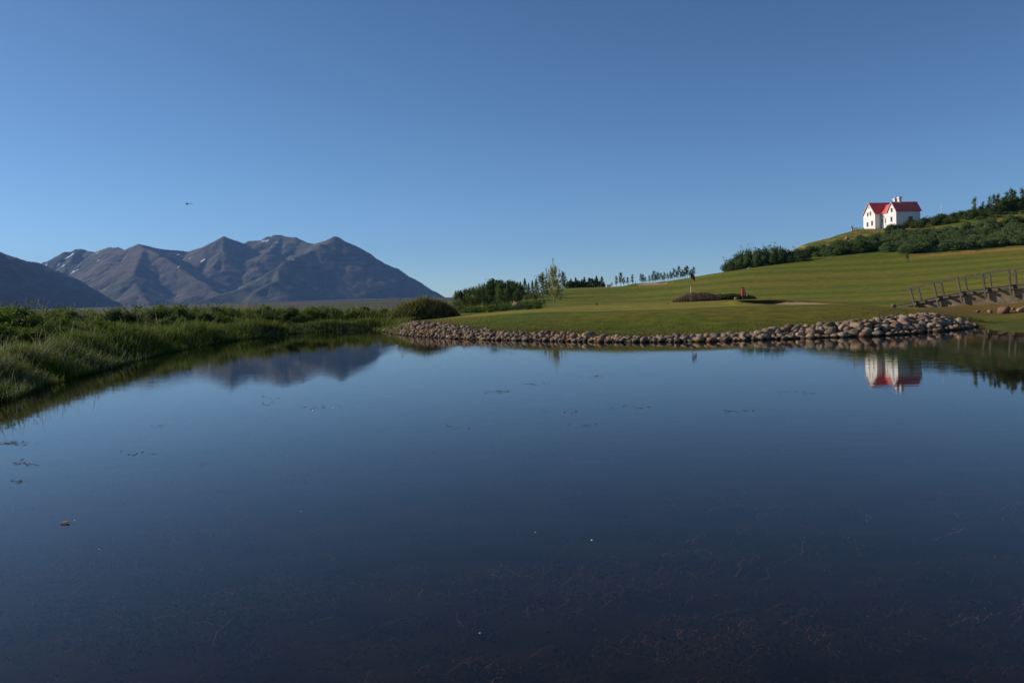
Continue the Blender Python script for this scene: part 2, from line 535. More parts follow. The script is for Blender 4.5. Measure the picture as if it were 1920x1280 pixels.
mats = {0: M_GROUND, 1: M_GROUND, 2: M_GROUND, 3: M_GROUND, 4: M_BED, 5: M_SAND, 6: M_SAND, 7: M_PLAIN}
GV = np.stack([GX1, GY1, GZ1], 1)
for k, nm in names.items():
    f = Q[cls == k]
    u, inv = np.unique(f, return_inverse=True)
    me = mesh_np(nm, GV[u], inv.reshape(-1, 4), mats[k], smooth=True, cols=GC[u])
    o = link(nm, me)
    tag(o, kind='structure')
    if k == 3: o['label'] = 'pale mown putting green of the point behind the stones'
    if k == 5: o['label'] = 'sand bunker with a shaded grass lip right of the green'
    if k == 6: o['label'] = 'small far sand bunker on the skyline below the row of young trees'

# ------------------------------------------------------------------ water
def water_mat():
    m, n, p = mat_new('pond_water')
    out = n.nodes['Material Output']
    n.nodes.remove(p)
    tc = N(n, 'ShaderNodeTexCoord')
    mp = N(n, 'ShaderNodeMapping'); mp.inputs['Scale'].default_value = (0.55, 2.2, 1)
    n.links.new(tc.outputs['Object'], mp.inputs['Vector'])
    n1 = N(n, 'ShaderNodeTexNoise', Scale=1.7, Detail=3.0, Roughness=0.55)
    n2 = N(n, 'ShaderNodeTexNoise', Scale=0.12, Detail=2.0)
    n3 = N(n, 'ShaderNodeTexNoise', Scale=9.0, Detail=2.0)
    n.links.new(mp.outputs[0], n1.inputs['Vector']); n.links.new(tc.outputs['Object'], n2.inputs['Vector']); n.links.new(mp.outputs[0], n3.inputs['Vector'])
    # patches where a breath of wind roughens the surface
    mr = N(n, 'ShaderNodeMapRange'); mr.inputs['From Min'].default_value = .35; mr.inputs['From Max'].default_value = .65
    mr.inputs['To Min'].default_value = 0.25; mr.inputs['To Max'].default_value = 1.4
    n.links.new(n2.outputs['Fac'], mr.inputs['Value'])
    ad = N(n, 'ShaderNodeMath', operation='MULTIPLY_ADD'); ad.inputs[1].default_value = 0.18
    n.links.new(n3.outputs['Fac'], ad.inputs[0]); n.links.new(n1.outputs['Fac'], ad.inputs[2])
    b = N(n, 'ShaderNodeBump', Strength=1.0, Distance=0.0014)
    mu = N(n, 'ShaderNodeMath', operation='MULTIPLY')
    n.links.new(ad.outputs[0], mu.inputs[0]); n.links.new(mr.outputs[0], mu.inputs[1])
    n.links.new(mu.outputs[0], b.inputs['Height'])
    fr = N(n, 'ShaderNodeFresnel', IOR=1.333)
    n.links.new(b.outputs[0], fr.inputs['Normal'])
    gl = N(n, 'ShaderNodeBsdfGlossy', Roughness=0.004)
    gl.inputs['Color'].default_value = (1.0, .97, .94, 1)
    n.links.new(b.outputs[0], gl.inputs['Normal'])
    tr = N(n, 'ShaderNodeBsdfTransparent'); tr.inputs['Color'].default_value = (0.50, 0.44, 0.34, 1)
    mx = N(n, 'ShaderNodeMixShader')
    ge = N(n, 'ShaderNodeNewGeometry'); iv = N(n, 'ShaderNodeMath', operation='SUBTRACT'); iv.inputs[0].default_value = 1.0
    n.links.new(ge.outputs['Backfacing'], iv.inputs[1]); mf = N(n, 'ShaderNodeMath', operation='MULTIPLY')
    n.links.new(fr.outputs[0], mf.inputs[0]); n.links.new(iv.outputs[0], mf.inputs[1])
    n.links.new(mf.outputs[0], mx.inputs[0]); n.links.new(tr.outputs[0], mx.inputs[1]); n.links.new(gl.outputs[0], mx.inputs[2])
    n.links.new(mx.outputs[0], out.inputs['Surface'])
    return m
M_WATER = water_mat()
# a sheet that reaches a little under its banks
w = bpy.data.meshes.new('pond_water')
bmw = bmesh.new()
cx, cy = POND.mean(0)
grow = []
for i in range(len(POND)):
    a = POND[i - 1]; b_ = POND[(i + 1) % len(POND)]
    t = (b_ - a) / (np.linalg.norm(b_ - a) + 1e-9)
    nrm = np.array([-t[1], t[0]])
    q = POND[i] + nrm * 0.5
    if pond_sd(np.array([q[0]]), np.array([q[1]]))[0] < 0: q = POND[i] - nrm * 0.5
    grow.append(q)
vs = [bmw.verts.new((q[0], q[1], 0.0)) for q in grow]
fce = bmw.faces.new(vs)
bmesh.ops.triangulate(bmw, faces=[fce])
bmesh.ops.recalc_face_normals(bmw, faces=bmw.faces)
for f in bmw.faces:
    if f.normal.z < 0: f.normal_flip()
bmw.to_mesh(w); bmw.free()
w.materials.append(M_WATER)
tag(link('pond_water', w), kind='structure')

# ------------------------------------------------------------------ mountains
def mpt(px, py, D):
    v = pt(px, py, D); return (v.x, v.y, v.z)
RIDGES = []
def ridge(pts, sl, sr=None):
    """a crest line through (px, py, depth) and the slope of its flanks: sl left of travel, sr right"""
    RIDGES.append(([mpt(*p) for p in pts], sl, sr if sr is not None else sl))
# P3, dark pyramid: crest comes down towards the camera-left, and another runs away right
ridge([(627, 443, 8200), (600, 457, 8000), (565, 477, 7700), (530, 492, 7450), (522, 500, 7400)], .62, .72)
ridge([(522, 500, 7400), (500, 512, 7250), (480, 528, 7050), (450, 541, 6850), (415, 551, 6650), (385, 562, 6450), (350, 575, 6300)], .45, .6)
ridge([(522, 500, 7400), (522, 524, 7000), (505, 530, 6850), (480, 548, 6650)], .55, .6)
ridge([(627, 443, 8200), (662, 463, 8600), (700, 487, 9100), (722, 494, 9400), (745, 503, 9700), (765, 519, 9900), (790, 540, 10200), (825, 562, 10500), (860, 572, 10700)], .62, .74)
# saddle and peak 2
ridge([(627, 443, 8200), (610, 452, 8500), (590, 457, 8900), (568, 452, 9100), (555, 444, 9200), (527, 440, 9300), (512, 443, 9300), (495, 450, 9300), (470, 451, 9300), (458, 457, 9250),
       (440, 451, 9100), (420, 442, 9000), (410, 449, 9000), (390, 459, 9100), (372, 465, 9200), (350, 471, 9300), (300, 466, 9000), (280, 461, 8800), (258, 458, 8700), (250, 461, 8800), (236, 468, 9000),
       (222, 463, 9200), (208, 463, 9300), (180, 472, 9500), (160, 470, 9600), (142, 467, 9600), (120, 472, 9500), (112, 477, 9500), (85, 490, 9500), (60, 500, 9500), (0, 520, 9500)], .6, .6)
ridge([(527, 440, 9300), (500, 472, 8700), (485, 500, 8300), (470, 530, 7900), (440, 560, 7500)], .5, .55)
ridge([(420, 442, 9000), (418, 470, 8600), (395, 500, 8200), (375, 530, 7900), (360, 560, 7600)], .5, .6)
ridge([(458, 455, 9250), (450, 480, 8700), (430, 510, 8350), (415, 545, 8000)], .5, .6)
# broad lit spur under 258
ridge([(258, 458, 8700), (272, 466, 8450), (300, 482, 8100), (335, 500, 7800), (370, 525, 7500), (400, 545, 7300), (420, 560, 7100)], .52, .6)
ridge([(272, 466, 8450), (262, 490, 7950), (250, 515, 7500), (262, 545, 7100), (280, 570, 6800)], .48, .5)
ridge([(208, 463, 9300), (190, 490, 8800), (170, 515, 8400), (160, 545, 8000)], .5, .6)
ridge([(142, 467, 9600), (130, 490, 9100), (110, 515, 8700)], .5, .6)
# left foreground mountain, running away to the right and down
ridge([(-260, 380, 4700), (-120, 425, 5000), (-40, 455, 5200), (0, 471, 5400), (30, 482, 5600), (60, 490, 5700), (72, 491, 5800), (95, 503, 6000), (130, 522, 6200), (165, 545, 6500), (205, 562, 6800), (260, 577, 7200)], .6, .62)
ridge([(-260, 380, 4700), (-600, 400, 5200), (-1000, 380, 6000)], .6, .6)

def mountains(X, Y, detail=True):
    """highest of all flanks; flanks ease out into scree at the foot"""
    wx = X + 130 * fbm(X / 900, Y / 900, 3); wy = Y + 130 * fbm(X / 900 + 40, Y / 900, 3)
    best = np.full(X.shape, -1e3); along = np.zeros(X.shape); bd = np.full(X.shape, 1e5)
    off = 0.0
    for pts, sl, sr in RIDGES:
        for i in range(len(pts) - 1):
            ax, ay, az_ = pts[i]; bx, by, bz = pts[i + 1]
            dx, dy = bx - ax, by - ay
            L = math.hypot(dx, dy)
            for (qx, qy, amt) in ((wx, wy, 1),):
                tt = ((qx - ax) * dx + (qy - ay) * dy) / (L * L)
                t = np.clip(tt, 0, 1)
                ex = qx - ax - t * dx; ey = qy - ay - t * dy
                d = np.hypot(ex, ey)
                dt = np.hypot(X - ax - np.clip(((X - ax) * dx + (Y - ay) * dy) / (L * L), 0, 1) * dx, Y - ay - np.clip(((X - ax) * dx + (Y - ay) * dy) / (L * L), 0, 1) * dy)
                k = sstep(0, 350, dt)            # keep the crest itself where it was surveyed
                d = dt * (1 - k) + d * k
                side = dx * ey - dy * ex          # >0: left of travel
                s = np.where(side > 0, sl, sr)
                zr = az_ + (bz - az_) * t
                # concave flank
                h = zr - s * d * (1 + 0.0) + 0.00002 * s * d * d
                h = np.where(d > 5000, -1e3, h)
                m = h > best
                along = np.where(m, t * L + off, along); bd = np.where(m, d, bd)
                best = np.maximum(best, h)
            off += L
    if detail:
        amp = sstep(40, 500, bd) 
        gul = ridged(along / 150.0, bd / 1500.0, 5, .6) - .5
        best = best + gul * 60 * sstep(20, 300, bd) * sstep(30, 250, best)
        best = best + 30 * (ridged(X / 230 + Y / 900, Y / 230, 4, .6) - .5) * sstep(30, 260, bd) * sstep(60, 300, best)
        best = best + 28 * fbm(X / 240, Y / 240, 5, .6) * (0.25 + 0.75 * sstep(20, 200, bd))
        # lava-bed steps near the crests
        st = best / 46.0 + .35 * fbm(X / 500, Y / 500, 2)
        f = st - np.floor(st)
        step = (np.floor(st) + sstep(.25, .75, f) - .35 * fbm(X / 500, Y / 500, 2)) * 46.0
        k = sstep(330, 520, best) * 0.30 * sstep(-.2, .3, fbm(X / 650, Y / 650, 3))
        best = best * (1 - k) + step * k
    return best, bd

gx = np.arange(-9800, 1100, 19.0); gy = np.arange(4300, 11600, 21.0)
MX, MY = np.meshgrid(gx, gy)
MZ, MD = mountains(MX.ravel(), MY.ravel())
mxr = MX.ravel(); myr = MY.ravel()
pl = 0.0
MZg = MZ.reshape(MX.shape)
gyy, gxx = np.gradient(MZg, 21.0, 19.0)
slope = np.hypot(gxx, gyy).ravel()
t1 = fbm(mxr / 700, myr / 700, 4); t2 = fbm(mxr / 160, myr / 160, 4)
mc = lerp(np.array([.112, .087, .070]), np.array([.076, .080, .050]), sstep(-.1, .35, t1 + .3 * t2))
mc = lerp(mc, np.array([.055, .050, .052]), sstep(.62, .95, slope + .25 * t2))
mc = lerp(mc, np.array([.150, .100, .075]), sstep(.15, .5, t2 - .3 * t1) * .5)
bandz = .5 + .5 * np.sin((MZ + 25 * t1) / 9.0)
mc = mc * (1 - .42 * (sstep(.55, .9, bandz) * sstep(260, 420, MZ) * sstep(-.3, .3, t2)))[:, None]
scree = sstep(.1, .45, ridged(mxr / 60 + myr / 300, myr / 500, 3) - .45) * sstep(.2, .5, slope)
mc = lerp(mc, np.array([.175, .145, .120]), scree * .5)
mc = lerp(mc, np.array([.075, .080, .045]), sstep(160, 60, MZ))
nr2, na2 = MX.shape
id2 = np.arange(nr2 * na2).reshape(nr2, na2)
Q2 = np.stack([id2[:-1, :-1], id2[:-1, 1:], id2[1:, 1:], id2[1:, :-1]], -1).reshape(-1, 4)
base_far = ground(mxr, myr)
keep = (MZ > base_far - 25)
Q2 = Q2[keep[Q2].any(1)]
u, inv = np.unique(Q2, return_inverse=True)
MV = np.stack([mxr, myr, MZ], 1)
me = mesh_np('mountain_range', MV[u], inv.reshape(-1, 4), M_MOUNT, smooth=True, cols=mc[u])
tag(link('mountain_range', me), label='bare brown and blue mountain range with a dark pyramid peak at its right', kind='structure')

# ------------------------------------------------------------------ haze
def box_mesh(name, x0, x1, y0, y1, z0, z1):
    V = [(x, y, z) for z in (z0, z1) for (x, y) in ((x0, y0), (x1, y0), (x1, y1), (x0, y1))]
    F = [(0, 3, 2, 1), (4, 5, 6, 7), (0, 1, 5, 4), (1, 2, 6, 5), (2, 3, 7, 6), (3, 0, 4, 7)]
    return mesh_np(name, V, F)
hm = bpy.data.materials.new('haze'); hm.use_nodes = True
hn = hm.node_tree
for x in list(hn.nodes):
    if x.type == 'BSDF_PRINCIPLED': hn.nodes.remove(x)
pv = hn.nodes.new('ShaderNodeVolumePrincipled')
pv.inputs['Color'].default_value = (0.28, 0.52, 1.0, 1)
pv.inputs['Density'].default_value = HAZE
pv.inputs['Anisotropy'].default_value = 0.0
hn.links.new(pv.outputs[0], hn.nodes['Material Output'].inputs['Volume'])
hb = box_mesh('haze', -17000, 17000, -17000, 17000, -4.0, 1250.0)
hb.materials.append(hm)
tag(link('haze', hb), kind='stuff')

# ------------------------------------------------------------------ generic builders
class MB:
    """collects simple solids into one mesh"""
    def __init__(s): s.V = []; s.F = []
    def add(s, V, F):
        o = len(s.V); s.V += [tuple(v) for v in V]; s.F += [tuple(i + o for i in f) for f in F]; return s
    def box(s, x0, x1, y0, y1, z0, z1, M=None):
        V = [Vector((x, y, z)) for z in (z0, z1) for (x, y) in ((x0, y0), (x1, y0), (x1, y1), (x0, y1))]
        if M is not None: V = [M @ v for v in V]
        return s.add(V, [(0, 3, 2, 1), (4, 5, 6, 7), (0, 1, 5, 4), (1, 2, 6, 5), (2, 3, 7, 6), (3, 0, 4, 7)])
    def tube(s, pts, rads, n=8):
        pts = [Vector(p) for p in pts]; rings = []
        for i, p in enumerate(pts):
            d = (pts[min(i + 1, len(pts) - 1)] - pts[max(i - 1, 0)]).normalized()
            a = d.orthogonal().normalized(); b = d.cross(a)
            r = rads[i] if isinstance(rads, (list, tuple)) else rads
            rings.append([p + (a * math.cos(2 * math.pi * k / n) + b * math.sin(2 * math.pi * k / n)) * r for k in range(n)])
        V = [v for r in rings for v in r]; F = []
        for i in range(len(pts) - 1):
            for k in range(n):
                F.append((i * n + k, i * n + (k + 1) % n, (i + 1) * n + (k + 1) % n, (i + 1) * n + k))
        F.append(tuple(range(n - 1, -1, -1))); F.append(tuple((len(pts) - 1) * n + k for k in range(n)))
        return s.add(V, F)
    def beam(s, a, b, w, h, upv=Vector((0, 0, 1))):
        a = Vector(a); b = Vector(b); d = (b - a); L = d.length; d.normalize()
        side = d.cross(upv).normalized(); u = side.cross(d)
        M = Matrix((side, d, u)).transposed().to_4x4(); M.translation = a
        return s.box(-w / 2, w / 2, 0, L, -h / 2, h / 2, M)
    def mesh(s, name, mat=None, smooth=False, bevel=0):
        me = bpy.data.meshes.new(name)
        me.from_pydata(s.V, [], s.F); me.update()
        if bevel:
            b = bmesh.new(); b.from_mesh(me)
            bmesh.ops.bevel(b, geom=list(b.edges), offset=bevel, segments=1, affect='EDGES'); b.to_mesh(me); b.free()
        if mat: me.materials.append(mat)
        if smooth:
            for p in me.polygons: p.use_smooth = True
        return me
    def build(s, name, mat=None, parent=None, smooth=False, bevel=0):
        return link(name, s.mesh(name, mat, smooth, bevel), parent)

def leaf_quads(C, size, rng, up_bias=0.4, asp=1.5, outward=None):
    """small leaf-shaped quads at points C"""
    n = len(C)
    nrm = rng.normal(size=(n, 3)); nrm[:, 2] += up_bias
    if outward is not None: nrm += outward * 0.8
    nrm /= np.linalg.norm(nrm, axis=1, keepdims=True) + 1e-9
    t = rng.normal(size=(n, 3)); t -= (t * nrm).sum(1, keepdims=True) * nrm
    t /= np.linalg.norm(t, axis=1, keepdims=True) + 1e-9
    b = np.cross(nrm, t)
    s = (size * rng.uniform(.6, 1.3, n))[:, None] if np.ndim(size) == 0 else (size * rng.uniform(.6, 1.3, n))[:, None]
    a0 = C - t * s * asp * .5; a1 = C + b * s * .5; a2 = C + t * s * asp * .5; a3 = C - b * s * .5
    V = np.stack([a0, a1, a2, a3], 1).reshape(-1, 3)
    F = np.arange(4 * n).reshape(-1, 4)
    return V, F

def foliage_mat(name, col, var=0.3, transl=0.35, objvar=0.25, scale=2.0):
    m, n, p = mat_new(name)
    p.inputs['Roughness'].default_value = 0.6
    p.inputs['Specular IOR Level'].default_value = 0.12
    ge = N(n, 'ShaderNodeNewGeometry')
    oi = N(n, 'ShaderNodeObjectInfo')
    h = N(n, 'ShaderNodeHueSaturation'); h.inputs['Color'].default_value = (*col, 1)
    mr = N(n, 'ShaderNodeMapRange'); mr.inputs['To Min'].default_value = 1 - var; mr.inputs['To Max'].default_value = 1 + var
    n.links.new(ge.outputs['Random Per Island'], mr.inputs['Value'])
    m2 = N(n, 'ShaderNodeMapRange'); m2.inputs['To Min'].default_value = 1 - objvar; m2.inputs['To Max'].default_value = 1 + objvar
    n.links.new(oi.outputs['Random'], m2.inputs['Value'])
    mm = N(n, 'ShaderNodeMath', operation='MULTIPLY')
    n.links.new(mr.outputs[0], mm.inputs[0]); n.links.new(m2.outputs[0], mm.inputs[1])
    n.links.new(mm.outputs[0], h.inputs['Value'])
    m3 = N(n, 'ShaderNodeMapRange'); m3.inputs['To Min'].default_value = 0.475; m3.inputs['To Max'].default_value = 0.525
    n.links.new(ge.outputs['Random Per Island'], m3.inputs['Value']); n.links.new(m3.outputs[0], h.inputs['Hue'])
    n.links.new(h.outputs[0], p.inputs['Base Color'])
    tr = N(n, 'ShaderNodeBsdfTranslucent'); n.links.new(h.outputs[0], tr.inputs['Color'])
    ms = N(n, 'ShaderNodeMixShader', Fac=transl)
    out = n.nodes['Material Output']
    n.links.new(p.outputs[0], ms.inputs[1]); n.links.new(tr.outputs[0], ms.inputs[2]); n.links.new(ms.outputs[0], out.inputs['Surface'])
    return m
F_WILLOW = foliage_mat('willow_leaves', (.135, .180, .060))
F_DARK = foliage_mat('dark_leaves', (.088, .125, .030))
F_BIRCH = foliage_mat('birch_leaves', (.14, .175, .042))
F_POPLAR = foliage_mat('poplar_leaves', (.42, .38, .13))
F_HERB = foliage_mat('herb_leaves', (.14, .185, .020), transl=.4)
F_SPRUCE = foliage_mat('spruce_needles', (.085, .120, .034), transl=.2)
M_BARK = simple('bark', (.22, .18, .13), rough=.9, var=.3)
M_PALEBARK = simple('pale_bark', (.45, .38, .28), rough=.9, var=.25)

# ------------------------------------------------------------------ tree kinds (unit height, shared meshes)
def trunk_mesh(name, mat, h, r, lean=0.02, limbs=(), seed=0):
    rg = random.Random(seed); m = MB()
    pts = [(rg.uniform(-lean, lean) * k, rg.uniform(-lean, lean) * k, -0.03 + h * k / 5) for k in range(6)]
    m.tube(pts, [r * (1 - .8 * k / 5) for k in range(6)], 6)
    for (a, b, r1) in limbs: m.tube([a, ((Vector(a) + Vector(b)) / 2 + Vector((0, 0, .01))), b], [r1, r1 * .7, r1 * .3], 4)
    return m.mesh(name, mat, smooth=True)

def birch_kind(seed, leaf, bark, w=.32, n=1500, low=.04, size=.030, spires=3):
    rng = np.random.default_rng(seed); rg = random.Random(seed)
    limbs = []; C = []
    for k in range(16):
        z = rg.uniform(low, .8); a = rg.uniform(0, 6.28)
        L = w * (1.0 - .75 * z) * rg.uniform(.7, 1.1)
        b = (math.cos(a) * L, math.sin(a) * L, z + L * rg.uniform(.3, .9))
        limbs.append(((0, 0, z), b, .010)); 
        c = rng.normal(size=(n // 18, 3)) * np.array([.075, .075, .085]) * (1.1 - .4 * z) + np.array(b) * np.array([.75, .75, 1])
        C.append(c)
    for k in range(spires):
        a = rg.uniform(0, 6.28); L = rg.uniform(0, .12)
        zt = rg.uniform(.82, 1.0) if k else 1.0
        t = rng.random((n // 14, 1)) ** .8
        line = np.array([[math.cos(a) * L * .4, math.sin(a) * L * .4, .5]]) * (1 - t) + np.array([[math.cos(a) * L, math.sin(a) * L, zt]]) * t
        C.append(line + rng.normal(size=(len(t), 3)) * (.048 * (1.15 - t)))
        limbs.append(((0, 0, .45), (math.cos(a) * L, math.sin(a) * L, zt), .008))
    C = np.concatenate(C); C = C[C[:, 2] > .01]
    V, F = leaf_quads(C, size, rng)
    return mesh_np('crown', V, F, leaf), trunk_mesh('trunk', bark, .85, .02, .012, limbs, seed)

def slender_kind(seed, leaf, bark, w=.17, n=620, low=.18, size=.036):
    rng = np.random.default_rng(seed); rg = random.Random(seed); limbs = []; C = []
    for k in range(14):
        z = low + (.95 - low) * k / 13; a = k * 2.4 + rg.random()
        L = w * (1.15 - .8 * z) * rg.uniform(.5, 1.1)
        b = (math.cos(a) * L, math.sin(a) * L, z + L * 1.1); limbs.append(((0, 0, z), b, .006))
        C.append(rng.normal(size=(n // 15, 3)) * np.array([.035, .035, .045]) + np.array(b) * np.array([.8, .8, 1]))
    C.append(np.stack([rng.normal(size=n // 15) * .012, rng.normal(size=n // 15) * .012, rng.uniform(.85, 1, n // 15)], 1))
    V, F = leaf_quads(np.concatenate(C), size, rng)
    return mesh_np('crown', V, F, leaf), trunk_mesh('trunk', bark, .9, .014, .008, limbs, seed)

def spruce_kind(seed, leaf, bark, w=.24, n=700):
    rng = np.random.default_rng(seed)
    z = rng.random(n) ** 1.25 * .96 + .04
    lay = np.floor(z * 13) / 13; fr = (z * 13) % 1
    r = w * (1 - z) * (.45 + .6 * (1 - fr)) * np.sqrt(rng.random(n)) * 1.15 + .004
    a = rng.random(n) * 6.283
    irr = 1 + .25 * np.sin(a * 3 + lay * 40)
    C = np.stack([np.cos(a) * r * irr, np.sin(a) * r * irr, z], 1)
    V, F = leaf_quads(C, .034, rng, up_bias=.8, asp=2.0)
    return mesh_np('crown', V, F, leaf), trunk_mesh('trunk', bark, .95, .018, .004, (), seed)

def shrub_kind(seed, leaf, n=620, flat=.8, size=.075):
    """rounded many-lobed shrub, about 1 unit high and wide"""
    rng = np.random.default_rng(seed); rg = random.Random(seed); C = []; O = []
    lobes = []
    for k in range(11):
        a = rg.uniform(0, 6.28); r = rg.uniform(0, .36); z = rg.uniform(.22, .70) * (1 - .5 * r)
        lobes.append((math.cos(a) * r, math.sin(a) * r, z, rg.uniform(.14, .24)))
    lobes.append((0, 0, .68, .22))
    for (x, y, z, rr) in lobes:
        d = rng.normal(size=(n // 12, 3)); d /= np.linalg.norm(d, axis=1, keepdims=True)
        q = rr * rng.uniform(.55, 1.12, (len(d), 1))
        C.append(d * q * np.array([1.15, 1.15, 1]) + np.array([x, y, z])); O.append(d)
    for k in range(5):                                 # shoots sticking out
        a = rg.uniform(0, 6.28); t = rng.random((10, 1))
        p0 = np.array([[math.cos(a) * .15, math.sin(a) * .15, .6]]); p1 = np.array([[math.cos(a) * .3, math.sin(a) * .3, rg.uniform(.9, 1.08)]])
        C.append(p0 * (1 - t) + p1 * t + rng.normal(size=(10, 3)) * .015); O.append(np.zeros((10, 3)))
    C = np.concatenate(C); O = np.concatenate(O); k = C[:, 2] > .0
    V, F = leaf_quads(C[k], size, rng, outward=O[k])
    return mesh_np('shrub', V, F, leaf)

KIND = {
    'birch': [birch_kind(s, F_BIRCH, M_BARK) for s in (1, 2, 3, 4)],
    'darkbirch': [birch_kind(s, F_DARK, M_BARK, w=.46, n=2400, low=.0, size=.034) for s in (11, 12, 13)],
    'slender': [slender_kind(s, F_BIRCH, M_BARK) for s in (21, 22, 23, 24)],
    'slenderdense': [slender_kind(s, F_BIRCH, M_BARK, w=.24, n=700, low=.15) for s in (26, 27)],
    'spruce': [spruce_kind(s, F_SPRUCE, M_BARK) for s in (31, 32, 33)],
    'greenspruce': [spruce_kind(s, F_BIRCH, M_BARK, w=.3, n=900) for s in (36, 37)],
}
def tree(name, kind, px, ytop, D, label, group, k=0, wide=1.0, cat='tree'):
    p = on_ground(px, D)
    top = pt(px - 0.0, ytop, D)
    h = max(top.z - p.z, .6)
    cr, tk = KIND[kind][k % len(KIND[kind])]
    r = empty(name, p, random.uniform(0, 6.28), 1.0)
    r.scale = (h * wide, h * wide, h)
    tag(r, label, cat, group)
    link('crown', cr, r); link('trunk', tk, r)
    return r


# ------------------------------------------------------------------ stone bank
def stone_variant(seed):
    rng = np.random.default_rng(seed)
    b = bmesh.new(); bmesh.ops.create_icosphere(b, subdivisions=2, radius=0.5)
    cuts = rng.normal(size=(7, 3)); cuts /= np.linalg.norm(cuts, axis=1, keepdims=True); cd_ = rng.uniform(.25, .40, 7)
    ph = rng.uniform(0, 6.28, (4, 3)); fr = rng.normal(size=(4, 3)) * 2.6
    for v in b.verts:
        q = np.array(v.co)
        k = 1 + sum(.075 * math.sin(float(fr[i] @ q) * 1.6 + ph[i, 0]) for i in range(4))
        q = q * k
        for cn, cdist in zip(cuts, cd_):
            ex = float(q @ cn) - cdist
            if ex > 0: q = q - cn * ex * .85
        v.co = q * np.array([1, .82, .66])
        if v.co.z < -.24: v.co.z = -.24 + (v.co.z + .24) * .3
    V = np.array([v.co[:] for v in b.verts]); F = np.array([[v.index for v in f.verts] for f in b.faces])
    b.free(); return V, F
PAL_W = np.array([.74, .66, .54])
STV = [stone_variant(s) for s in range(8)]
PAL = np.array([[.34, .25, .18], [.29, .23, .19], [.38, .29, .20], [.25, .21, .19], [.42, .34, .26], [.30, .19, .14], [.20, .16, .14], [.33, .27, .24], [.36, .23, .16]]) * PAL_W
def stone_mat(i):
    return simple('stone_%s' % ['tan', 'grey_tan', 'ochre', 'grey', 'pale', 'russet', 'dark', 'ash', 'sienna'][i], tuple(PAL[i]), rough=.9, var=.30, scale=3.5, bump=.5, bscale=14, objvar=.25)
SM = [stone_mat(i) for i in range(len(PAL))]
STM = {}
def stone_mesh(v, c):
    if (v, c) not in STM:
        STM[(v, c)] = mesh_np('stone', STV[v][0], STV[v][1], SM[c], smooth=True)
    return STM[(v, c)]
rk = random.Random(5)
i0 = [i for i, p in enumerate(shore_px) if p[0] == 722][0]; i1 = [i for i, p in enumerate(shore_px) if p[0] == 1832][0]
path = [np.array([SHORE[i].x, SHORE[i].y]) for i in range(i0, i1 + 1)]
seg = [np.linalg.norm(path[i + 1] - path[i]) for i in range(len(path) - 1)]; TOT = sum(seg)
def along_path(s):
    for i, L in enumerate(seg):
        if s <= L or i == len(seg) - 1:
            t = min(s / L, 1); d = (path[i + 1] - path[i]) / L
            return path[i] * (1 - t) + path[i + 1] * t, np.array([-d[1], d[0]])
        s -= L
stones = []
def try_add(x, y, z, s, rowf):
    stones.append((x, y, z, s, rowf))
for row in range(10):
    s = rk.uniform(0, .3)
    while s < TOT:
        (q, nr_) = along_path(s)
        px_here = 960 + FPX * q[0] / q[1]
        big = sstep(1380, 1700, np.array(px_here)) * 1.0
        big = float(big); tipl = float(sstep(760, 730, np.array(px_here)))
        size = rk.uniform(.17, .38) * (1 + .18 * float(sstep(1150, 1300, np.array(px_here))) + .26 * big)
        if rk.random() < .10: size *= 1.45
        size = min(size, .50)
        width = 1.25 + 1.0 * big + .6 * float(sstep(900, 760, np.array(px_here)))
        off = -.10 + row * (.23 + .09 * big)
        s += size * rk.uniform(.60, .95)
        if off > width: continue
        o_ = off + rk.uniform(-.13, .13)
        x, y = q + nr_ * o_
        end = float(sstep(0, 1.6, np.array(min(s, TOT - s))))
        pile = (.02 + .20 * big + .12 * float(sstep(950, 780, np.array(px_here)))) * math.sin(min(max((o_ + .1) / (width + .2), 0), 1) * math.pi) ** .7 * end
        z = max(gz(x, y), -.05) * (1 - .35 * big) + pile + size * .10 + rk.uniform(-.05, .05)
        if row == 0: z = size * .08 + rk.uniform(-.06, .02)
        stones.append((x, y, z, size, row))
stones.sort(key=lambda a: -a[3] / a[1])
bank_root = empty('stone_bank', (path[len(path) // 2][0], path[len(path) // 2][1], 0))
tag(bank_root, 'long low bank of rounded tan boulders along the water edge of the mown point', 'stone bank')
bx0 = Vector(bank_root.location)
sv = []; sf = []; sc_ = []; nv = 0
for i, (x, y, z, s, row) in enumerate(stones):
    v = rk.randrange(8); c = rk.choice([0, 0, 1, 1, 2, 3, 3, 4, 5, 6, 7, 7, 8])
    rot = Matrix.Rotation(rk.uniform(0, 6.28), 4, 'Z') @ Matrix.Rotation(rk.uniform(-.5, .5), 4, 'X') @ Matrix.Rotation(rk.uniform(-.5, .5), 4, 'Y')
    scl = (s * rk.uniform(.85, 1.25), s * rk.uniform(.85, 1.15), s * rk.uniform(.85, 1.2))
    if i < 299:
        o = link('stone', stone_mesh(v, c), bank_root)
        o.matrix_local = Matrix.Translation(Vector((x, y, z)) - bx0) @ rot @ Matrix.Diagonal((*scl, 1))
    else:
        M_ = np.array((rot @ Matrix.Diagonal((*scl, 1))).to_3x3())
        P_ = STV[v][0] @ M_.T + np.array([x, y, z]) - np.array(bx0)
        sv.append(P_); sf.append(STV[v][1] + nv); nv += len(P_)
        sc_.append(np.tile(PAL[c] * rk.uniform(.8, 1.2), (len(P_), 1)))
